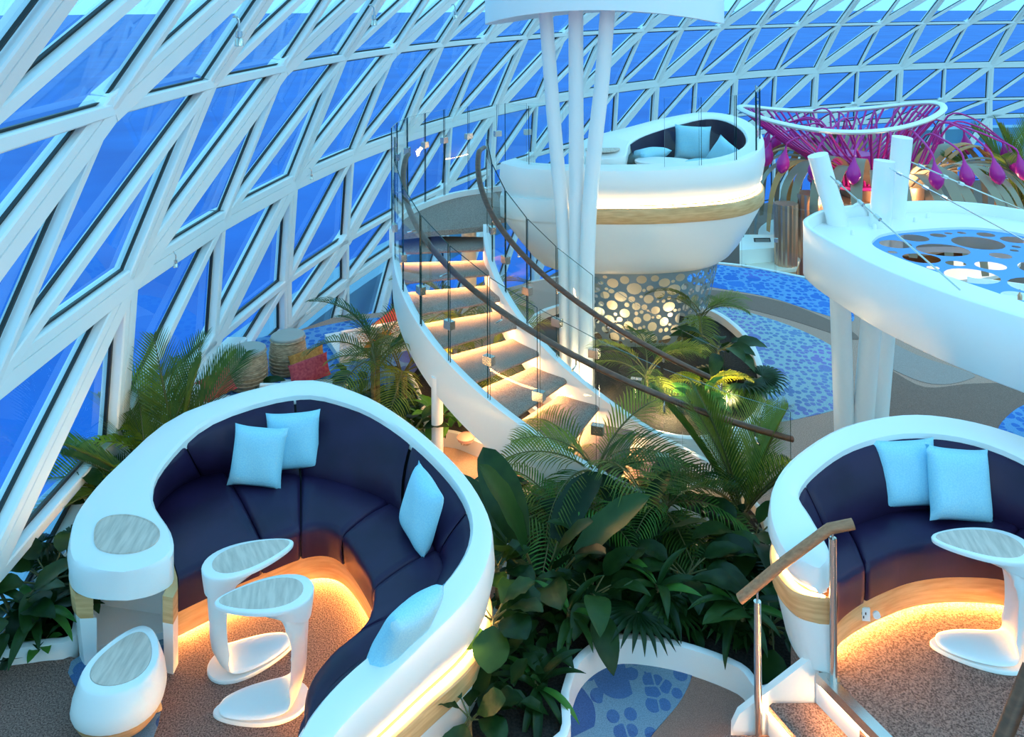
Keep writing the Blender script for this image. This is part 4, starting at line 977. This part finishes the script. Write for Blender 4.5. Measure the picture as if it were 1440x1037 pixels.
planter('window planter at the glazed wall beside the sofa cubby', [(-15, 930), (0, 925), (60, 917), (104, 905), (112, 840), (120, 765), (150, 705), (215, 660), (262, 640), (250, 672), (190, 735), (110, 792), (55, 850)], ZM, 0.04, 0.10)
planter('crescent planter behind the sofa back with palms', [(430, 560), (500, 575), (560, 610), (596, 650), (600, 600), (580, 540), (545, 505), (490, 505), (440, 520)], ZM, -0.22, -0.17)
planter('round planter inside the foot of the stair around the perforated skirt', None, ZM, -0.18, -0.08, 0.07, True, [V(q) for q in ((0.55, 8.6, -0.18), (1.2, 8.05, -0.18), (1.75, 7.85, -0.18), (2.3, 8.15, -0.18), (2.62, 8.7, -0.18), (2.78, 9.4, -0.18), (2.85, 10.4, -0.18), (2.5, 11.3, -0.18), (1.3, 11.6, -0.18), (0.3, 11, -0.18), (0.2, 9.6, -0.18))])
# small kerb lamp
q = P(655, 622, -0.14)
kl = thing('kerb_light', 'small pink glass dome light on the planter kerb under the stair', 'light', q)
b = MB(); b.lathe([(0.04, 0), (0.075, 0.02), (0.085, 0.05), (0.06, 0.07), (0.02, 0.075)], q, 20); b.build('glass_dome', mat('pink_glass', (0.8, 0.45, 0.35), 0.2), kl)
b = MB(); b.lathe([(0.05, -0.01), (0.05, 0.005)], q, 16); b.build('light_base', CHROME, kl)
# sprinkler nozzles on the beams
def nozzle(label, x, y, Y, s):
    p = PY(x, y, Y); t = thing('sprinkler', label, 'sprinkler', p, 0, 'sprinklers on the beams')
    def add(nm, fn):
        b = MB(); fn(b); o = b.build(nm, CHROME, t, 50); o.matrix_parent_inverse = Matrix.Identity(4)
    add('pipe', lambda b: b.tube(cr([V((-0.06*s, 0.06*s, 0.16*s)), V((-0.02*s, 0.0, 0.16*s)), V((0.0, 0, 0.12*s)), V((0, 0, 0.04*s))], 4), 0.010*s, 8))
    add('nozzle', lambda b: b.lathe([(0.012*s, 0.05*s), (0.026*s, 0.045*s), (0.026*s, 0.0), (0.018*s, -0.005*s), (0.032*s, -0.02*s), (0.036*s, -0.07*s), (0.02*s, -0.075*s)], n=12))
nozzle('steel sprinkler hanging from the thick beam near the top left', 336, 52, 6.6, 1.0)
nozzle('steel sprinkler at the top left of centre, second along the beams', 526, 27, 9.5, 1.0)
nozzle('small steel sprinkler below the first ring joint by the window planter', 247, 370, 7.2, 0.55)
nozzle('small steel sprinkler below the ring near the thin column', 438, 248, 10.6, 0.6)
nozzle('third sprinkler along the upper beams left of the drum', 640, 20, 12.5, 0.9)
# ------------------------------------------------------------------ plants
def strip(b, pts, wid, up, fold=0.25):
    """leaf blade along pts with half widths wid, folded on the midrib"""
    rows = []; n = len(pts)
    for i, p in enumerate(pts):
        t = (pts[min(i+1, n-1)]-pts[max(i-1, 0)]).normalized(); s_ = t.cross(up)
        s_ = s_.normalized() if s_.length > 1e-4 else V((0, 1, 0)); u = s_.cross(t)
        w = wid[i]; rows.append([p - s_*w + u*w*fold, p, p + s_*w + u*w*fold])
    b.grid(rows)
def arc(Ln, e0, e1, n):
    p = V((0, 0, 0)); out = [p.copy()]
    for i in range(n):
        a = lerp(e0, e1, (i+0.5)/n); p = p + V((math.cos(a), 0, math.sin(a)))*(Ln/n); out.append(p.copy())
    return out
def frond(nm, Ln, e0, e1, nl, ll, lw, m, seed, droop=0.5, start=0.22, ang=1.0):
    rd = random.Random(seed); b = MB(); n = 12; rc = arc(Ln, e0, e1, n)
    b.mi = 1; b.tube(rc, 0.011*Ln**0.5, 5, 0.003); b.mi = 0
    for i in range(nl):
        s_ = start + (1-start)*(i+0.5)/nl; k = min(n-1, int(s_*n)); f = s_*n-k; p = lerp(rc[k], rc[k+1], f); t = (rc[k+1]-rc[k]).normalized()
        prof = math.sin(PI*min(1.0, 0.18 + 0.82*(s_-start)/(1-start)))**0.6
        for sg in (-1, 1):
            d = (t*(0.55 + 0.5*s_) + V((0, sg, 0))*ang + V((0, 0, 0.35))).normalized()
            l = ll*prof*rd.uniform(0.88, 1.08); q = [p]; dd = d.copy()
            for j in range(3):
                q.append(q[-1] + dd*l/3); dd = (dd + V((0, 0, -droop*0.5*(j+1)*rd.uniform(0.7, 1.2)))).normalized()
            strip(b, q, [lw*0.5, lw, lw*0.75, 0.001], V((0, 0, 1)) if abs(d.z) < 0.95 else V((1, 0, 0)), 0.3)
    return b.data(nm, [m, STEM], 80)
def blade(nm, petl, Ln, W_, e0, e1, m, shape, fold=0.2, wave=0.0, seed=0):
    rd = random.Random(seed); b = MB(); pts = arc(petl, e0, e0*0.85 + e1*0.15, 4); b.mi = 1; b.tube(pts, 0.009, 5, 0.006); b.mi = 0
    bl = [pts[-1] + q for q in arc(Ln, e0*0.75+e1*0.25, e1, 9)]
    wd = []
    for i in range(10):
        t = i/9
        if shape == 'banana': w = W_*math.sin(PI*min(1, 0.08+0.92*t))**0.55
        elif shape == 'fiddle': w = W_*(math.sin(PI*t**1.35*0.98+0.03)**0.7)
        elif shape == 'strap': w = W_*math.sin(PI*(0.12+0.88*t))**0.8
        else: w = W_*math.sin(PI*t**0.7*0.99+0.02)**0.8
        wd.append(max(0.002, w/2))
    rows = []
    for i, p in enumerate(bl):
        t = (bl[min(i+1, 9)]-bl[max(i-1, 0)]).normalized(); s_ = V((0, 1, 0)); u = s_.cross(t)*-1
        r = []
        for c in (-1, -0.66, -0.33, 0, 0.33, 0.66, 1):
            r.append(p + s_*wd[i]*c + u*(wd[i]*fold*(abs(c)**1.3) + wave*wd[i]*math.sin(i*2.1 + c*2)*abs(c) + 0.004*(1 if c == 0 else 0)))
        rows.append(r)
    b.grid(rows); return b.data(nm, [m, STEM], 70)
def fan(nm, petl, R, nseg, m, seed):
    b = MB(); pts = arc(petl, 1.1, 0.5, 5); b.mi = 1; b.tube(pts, 0.008, 5, 0.006); b.mi = 0; c = pts[-1]
    for i in range(nseg):
        a = lerp(-2.3, 2.3, i/(nseg-1)); d = V((math.cos(a)*0.9, math.sin(a), 0.15*math.cos(a))).normalized(); l = R*(0.75+0.25*math.cos(a*0.7)); q = [c, c+d*l*0.4, c+d*l*0.75+V((0, 0, -0.03*R)), c+d*l+V((0, 0, -0.18*R))]
        strip(b, q, [0.004, R*0.075, R*0.05, 0.001], V((0, 0, 1)), 0.35)
    return b.data(nm, [m, STEM], 80)
FR = {}
for i in range(4):
    FR['areca', i] = frond('frond', 1.0, 1.25-0.1*i, -0.25-0.2*i, 26, 0.34, 0.0075, LEAFP, i, 0.45)
    FR['stiff', i] = frond('frond', 1.0, 1.25-0.08*i, 0.95-0.25*i, 30, 0.36, 0.0075, LEAFP, 10+i, 0.12, 0.12, 0.7)
    FR['soft', i] = frond('frond', 1.0, 0.9-0.15*i, -0.8-0.1*i, 26, 0.30, 0.0085, LEAFL if i % 2 else LEAFP, 20+i, 0.9, 0.1)
    FR['gold', i] = frond('frond', 1.0, 1.0-0.1*i, -0.3-0.1*i, 14, 0.30, 0.026, LEAFY, 30+i, 0.5, 0.2)
    FR['banana', i] = blade('leaf', 0.35, 0.62, 0.26, 1.35-0.06*i, 1.0-0.3*i, LEAF, 'banana', 0.22, 0.05, i)
    FR['fiddle', i] = blade('leaf', 0.14, 0.34, 0.27, 0.9-0.2*i, 0.1-0.35*i, LEAF, 'fiddle', 0.18, 0.08, i)
    FR['strap', i] = blade('leaf', 0.04, 0.48, 0.085, 1.05-0.2*i, -0.35-0.25*i, LEAF if i != 1 else LEAFL, 'strap', 0.3, 0.0, i)
    FR['oval', i] = blade('leaf', 0.22, 0.36, 0.19, 0.95-0.2*i, -0.1-0.3*i, LEAF, 'oval', 0.22, 0.06, i)
    FR['bright', i] = blade('leaf', 0.10, 0.24, 0.13, 1.0-0.2*i, 0.2-0.3*i, LEAFL, 'oval', 0.22, 0.08, i)
    FR['fan', i] = fan('fan_leaf', 0.4-0.05*i, 0.34, 22, LEAF, i)
NAMES = {'areca': 'frond', 'stiff': 'frond', 'soft': 'frond', 'gold': 'frond', 'fan': 'fan_leaf'}
def plant(name, label, x, y, z, kind, n, s, seed, Y=None, lean=(0.0, 0.25), az=(0, 2*PI), stemh=0.0, stems=1, grp=None):
    """a plant rooted where the sight line to (x, y) meets the soil level z"""
    rd = random.Random(seed); c = P(x, y, z) if Y is None else PY(x, y, Y)
    t = thing(name, label, 'plant', c, 0, grp)
    for k in range(stems if stemh else 0):
        b = MB(); o = V((rd.uniform(-0.06, 0.06), rd.uniform(-0.06, 0.06), 0)) if stems > 1 else V((0, 0, 0))
        b.tube([o - V((0, 0, 0.03)), o*1.3 + V((0, 0, stemh*0.5)), o*1.6 + V((0, 0, stemh))], 0.022, 7, 0.014); q = b.build('stem', BARK, t, 60); q.matrix_parent_inverse = Matrix.Identity(4)
    for k in range(n):
        a = lerp(az[0], az[1], (k + rd.uniform(0.1, 0.9))/n) if az[1]-az[0] < 6 else k*2.399 + rd.uniform(-0.3, 0.3)
        h = stemh*(0.75+0.3*rd.random()) if stemh else 0.0
        M_ = Matrix.Translation((0, 0, h)) @ Matrix.Rotation(a, 4, 'Z') @ Matrix.Rotation(rd.uniform(*lean), 4, 'Y') @ Matrix.Rotation(rd.uniform(-0.3, 0.3), 4, 'X') @ Matrix.Diagonal((s*rd.uniform(0.8, 1.1),)*3).to_4x4()
        o = link(NAMES.get(kind, 'leaf'), FR[kind, k % 4], t); o.matrix_parent_inverse = Matrix.Identity(4); o.matrix_basis = M_
    return t
ZS = -0.2
plant('areca_palm', 'tall arching areca palm in front of the lower spiral stair', 838, 735, ZS, 'areca', 10, 1.0, 1, stemh=0.42, stems=4, lean=(-0.15, 0.5))
plant('areca_palm', 'bushy soft palm with drooping light green fronds left of centre in the planter', 785, 765, ZS, 'soft', 13, 0.8, 2, stemh=0.25, stems=2, lean=(-0.3, 0.2))
plant('areca_palm', 'soft drooping palm with light fronds between the stair foot and the upright palm', 935, 765, ZS, 'soft', 13, 0.8, 3, stemh=0.3, stems=2, lean=(-0.3, 0.2))
plant('feather_palm', 'stiff upright feather palm left of the platform sofa', 1045, 745, ZS, 'stiff', 13, 1.1, 4, stemh=0.1, lean=(-0.3, 0.3))
plant('banana_plant', 'tall paddle leaved plant beside the white sofa shell', 762, 840, ZS, 'banana', 11, 1.05, 5, lean=(-0.1, 0.55))
plant('banana_plant', 'paddle leaved plant in the dark middle of the planter', 880, 800, ZS, 'banana', 9, 0.75, 25, lean=(0.0, 0.7))
plant('fiddle_leaf_fig', 'fiddle leaf fig with big round leaves at the low end of the white shell', 695, 965, ZS, 'fiddle', 13, 0.85, 6, stemh=0.42, lean=(-0.4, 0.3))
plant('fiddle_leaf_fig', 'fiddle leaf fig peeking out behind the sofa shell', 700, 760, ZS, 'fiddle', 11, 0.62, 7, stemh=0.4, lean=(-0.4, 0.3))
plant('fiddle_leaf_fig', 'fiddle leaf fig with glowing leaves between the shell lights', 700, 870, ZS, 'fiddle', 10, 0.62, 8, stemh=0.34, lean=(-0.4, 0.3))
plant('fiddle_leaf_fig', 'low fig with dark rounded leaves at the very bottom of the planter', 660, 1060, ZS, 'fiddle', 9, 0.7, 9, stemh=0.2, lean=(-0.2, 0.3))
plant('fan_palm', 'fan palm with radiating leaves in the middle of the planter', 880, 865, ZS, 'fan', 8, 0.9, 10, lean=(-0.1, 0.6))
plant('fan_palm', 'fan palm in front of the stair foot glow', 960, 800, ZS, 'fan', 8, 0.95, 11, lean=(-0.1, 0.6))
plant('fan_palm', 'fan palm beside the oak handrail', 1010, 845, ZS, 'fan', 7, 0.9, 12, lean=(-0.1, 0.6))
plant('dracaena', 'strap leaved dracaena drooping over the kerb near the steps', 1045, 905, ZS, 'strap', 14, 0.8, 13, stemh=0.22, lean=(-0.5, 0.1))
plant('dracaena', 'strap leaved dracaena drooping over the kerb above the blue carpet', 925, 872, ZS, 'strap', 14, 0.8, 14, stemh=0.22, lean=(-0.5, 0.1))
plant('dracaena', 'strap leaved dracaena at the bend of the white kerb', 800, 905, ZS, 'strap', 12, 0.62, 15, stemh=0.2, lean=(-0.5, 0.1))
plant('dracaena', 'dark dracaena behind the bottom bend of the kerb', 755, 985, ZS, 'strap', 12, 0.7, 16, stemh=0.08, lean=(-0.4, 0.3))
plant('rubber_plant', 'broad leaved rubber plant behind the tall steel post', 1085, 905, ZS, 'oval', 12, 0.95, 17, stemh=0.12, lean=(-0.3, 0.4))
plant('rubber_plant', 'broad leaved rubber plant under the oak rail by the sofa nose', 1100, 850, ZS, 'oval', 12, 0.95, 18, stemh=0.25, lean=(-0.2, 0.5))
plant('rubber_plant', 'broad leaved rubber plant between fan palms in the planter', 965, 850, ZS, 'oval', 12, 0.9, 19, stemh=0.2, lean=(-0.2, 0.5))
plant('rubber_plant', 'broad dark rubber plant below the paddle leaves', 830, 880, ZS, 'oval', 12, 0.85, 20, stemh=0.2, lean=(-0.2, 0.5))
plant('rubber_plant', 'dark rubber plant at the back of the planter under the palms', 900, 730, ZS, 'oval', 12, 0.85, 21, stemh=0.25, lean=(-0.2, 0.5))
plant('rubber_plant', 'dark rubber plant at the foot of the outer stair stringer', 765, 700, ZS, 'oval', 10, 0.7, 22, stemh=0.2, lean=(-0.2, 0.5))
plant('rubber_plant', 'dark rubber plant right beside the lit platform shell', 1060, 800, ZS, 'oval', 12, 0.9, 23, stemh=0.2, lean=(-0.2, 0.5))
plant('rubber_plant', 'shaded rubber plant in the depth of the planter left of the fan palm', 840, 820, ZS, 'oval', 12, 0.8, 24, stemh=0.15, lean=(-0.2, 0.5))
# window planter
plant('feather_palm', 'dark feather palm leaning to the window above the cubby', 205, 705, 0.05, 'stiff', 12, 0.95, 31, lean=(0.0, 0.6), az=(1.4, 4.4), stemh=0.08)
plant('feather_palm', 'tall upright feather palm behind the sofa corner at the window', 255, 660, 0.05, 'stiff', 8, 1.0, 32, lean=(-0.45, 0.1), az=(0.2, 3.0), stemh=0.1)
plant('golden_palm', 'yellow lit palm fronds rising over the sofa back', 228, 688, 0.05, 'gold', 8, 0.7, 33, lean=(-0.3, 0.2), stemh=0.12)
plant('rubber_plant', 'broad leaved plant with one yellow leaf beside the lit sofa edge', 150, 750, 0.05, 'oval', 10, 0.75, 34, stemh=0.18, lean=(-0.2, 0.4))
plant('fan_palm', 'small dark fan palm under the window by the sofa corner', 100, 800, 0.05, 'fan', 8, 0.8, 35, lean=(-0.1, 0.6))
plant('philodendron', 'dark philodendron with split leaves beside the cubby', 70, 850, 0.05, 'oval', 13, 0.85, 36, stemh=0.15, lean=(-0.2, 0.5))
plant('dracaena', 'strap leaved plant at the front corner of the window planter', 50, 890, 0.05, 'strap', 16, 0.85, 37, stemh=0.1, lean=(-0.4, 0.3))
plant('bright_creeper', 'small light green creeper spilling over the front kerb beside the cubby', 60, 905, 0.05, 'bright', 10, 0.5, 38, lean=(-0.1, 0.7))
plant('rubber_plant', 'dark leafy plant at the far left edge by the window', 20, 895, 0.05, 'oval', 11, 0.8, 39, stemh=0.12, lean=(-0.2, 0.4))
# behind the sofa
plant('areca_palm', 'tall areca palm behind the sofa back by the window', 530, 592, -0.22, 'areca', 12, 1.0, 41, stemh=0.65, stems=4, lean=(-0.25, 0.45))
plant('areca_palm', 'second areca palm close to the outer stair stringer', 565, 590, -0.22, 'areca', 10, 0.85, 42, stemh=0.5, stems=3, lean=(-0.25, 0.4))
plant('dracaena', 'dark dracaena in the crescent planter behind the sofa', 540, 610, -0.22, 'strap', 16, 0.9, 43, stemh=0.15, lean=(-0.4, 0.3))
plant('rubber_plant', 'broad dark leaves hugging the sofa back near its crest', 450, 570, -0.22, 'oval', 11, 0.75, 44, stemh=0.2, lean=(-0.2, 0.4))
plant('rubber_plant', 'broad dark leaves between sofa back and white stair post', 580, 640, -0.22, 'oval', 11, 0.85, 45, stemh=0.2, lean=(-0.2, 0.4))
plant('rubber_plant', 'low dark leaves behind the sofa crest beside the rattan stools', 350, 575, -0.25, 'oval', 10, 0.75, 46, stemh=0.18, lean=(-0.2, 0.4))
plant('rubber_plant', 'low dark leaves behind the sofa back in front of the woven seat', 300, 605, -0.25, 'oval', 9, 0.7, 47, stemh=0.16, lean=(-0.2, 0.4))
# under the stair
plant('bright_shrub', 'bright green shrub beside the white stair post', 615, 618, -0.22, 'bright', 14, 1.0, 51, stemh=0.2, lean=(-0.2, 0.5))
plant('bright_shrub', 'low leafy shrub on the dark soil under the stair', 650, 590, -0.22, 'bright', 12, 0.8, 52, stemh=0.1, lean=(-0.1, 0.6))
plant('dracaena', 'dark plant growing under the stair treads', 640, 545, -0.22, 'strap', 14, 1.0, 53, stemh=0.15, lean=(-0.4, 0.3))
plant('areca_palm', 'areca palm seen between the middle stair treads', 680, 540, -0.22, 'areca', 11, 0.9, 54, stemh=0.25, stems=2, lean=(-0.2, 0.4))
plant('areca_palm', 'areca palm seen below the stair landing', 640, 500, -0.22, 'areca', 11, 1.1, 55, stemh=0.45, stems=3, lean=(-0.2, 0.4))
plant('bright_shrub', 'small shrub by the stringer at the planter corner', 710, 640, -0.22, 'bright', 9, 0.5, 56, lean=(-0.1, 0.6))
# round planter by the skirt
plant('areca_palm', 'small palm leaning out beside the perforated skirt', 985, 500, -0.18, 'areca', 9, 0.75, 61, stemh=0.5, lean=(0.0, 0.6))
plant('rubber_plant', 'dark leafy plant in the round planter behind the inner balustrade', 1010, 530, -0.18, 'oval', 13, 0.95, 62, stemh=0.35, lean=(-0.2, 0.5))
plant('bright_shrub', 'bright green leafy plant lit from below inside the stair curve', 985, 590, -0.18, 'bright', 13, 1.05, 63, stemh=0.2, lean=(-0.2, 0.5))
plant('golden_palm', 'lit yellow green fronds inside the stair curve', 995, 570, -0.18, 'gold', 6, 0.5, 64, stemh=0.2, lean=(-0.2, 0.3))
plant('fan_palm', 'dark fan palm at the right rim of the round planter', 1035, 555, -0.18, 'fan', 8, 0.95, 65, lean=(-0.1, 0.6))
plant('areca_palm', 'areca palm behind the three slender columns', 910, 560, -0.18, 'areca', 10, 0.8, 66, stemh=0.25, lean=(-0.2, 0.4))
plant('dracaena', 'dark dracaena beneath the inner stair stringer', 770, 520, -0.18, 'strap', 14, 0.9, 67, stemh=0.15, lean=(-0.4, 0.3))
plant('feather_palm', 'dark palm beyond the ribbons at the far right edge', 1440, 300, 0, 'stiff', 10, 2.4, 71, Y=19, lean=(-0.3, 0.3))
# ground cover between the plants
def cover(name, label, poly, z, n, s, seed, m):
    rd = random.Random(seed); b = MB(); xs = [p[0] for p in poly]; ys = [p[1] for p in poly]; k = 0
    def ins(x, y):
        c = False; j = len(poly)-1
        for i in range(len(poly)):
            (a, b_), (c_, d_) = poly[i], poly[j]
            if (b_ > y) != (d_ > y) and x < (c_-a)*(y-b_)/(d_-b_)+a: c = not c
            j = i
        return c
    while k < n:
        x, y = rd.uniform(min(xs), max(xs)), rd.uniform(min(ys), max(ys))
        if not ins(x, y): continue
        k += 1; c = V((x, y, z + rd.uniform(0.0, 0.16))); a = rd.uniform(0, 2*PI); e_ = rd.uniform(-0.2, 0.9); d = V((math.cos(a)*math.cos(e_), math.sin(a)*math.cos(e_), math.sin(e_))); l = s*rd.uniform(0.6, 1.2)
        strip(b, [c, c+d*l*0.35, c+d*l*0.7-V((0, 0, 0.1*l)), c+d*l-V((0, 0, 0.25*l))], [0.004, l*0.26, l*0.2, 0.001], V((0, 0, 1)), 0.3)
    o = b.build(name, m, None, 80); stuff(o); return tag(o, label, 'plants')
cpoly = [tuple(P(x, y, ZS).xy) for x, y in ((770, 985), (830, 900), (900, 885), (1035, 922), (1090, 915), (1080, 830), (1040, 730), (860, 700), (750, 720), (720, 790), (710, 870), (680, 980), (690, 1050))]
cover('ground_cover', 'dark low ground cover filling the centre planter between larger plants', cpoly, ZS, 900, 0.16, 5, LEAF)
lpoly = [tuple(P(x, y, 0.05).xy) for x, y in ((10, 915), (60, 905), (90, 860), (112, 800), (150, 720), (230, 665), (180, 740), (110, 800), (60, 860))]
cover('ground_cover', 'dark low ground cover in the window planter', lpoly, 0.05, 160, 0.16, 6, LEAF)
bpoly = [tuple(P(x, y, -0.22).xy) for x, y in ((440, 560), (500, 572), (590, 640), (590, 600), (570, 540), (500, 515))]
cover('ground_cover', 'dark low ground cover in the crescent planter behind the sofa', bpoly, -0.22, 220, 0.18, 7, LEAF)
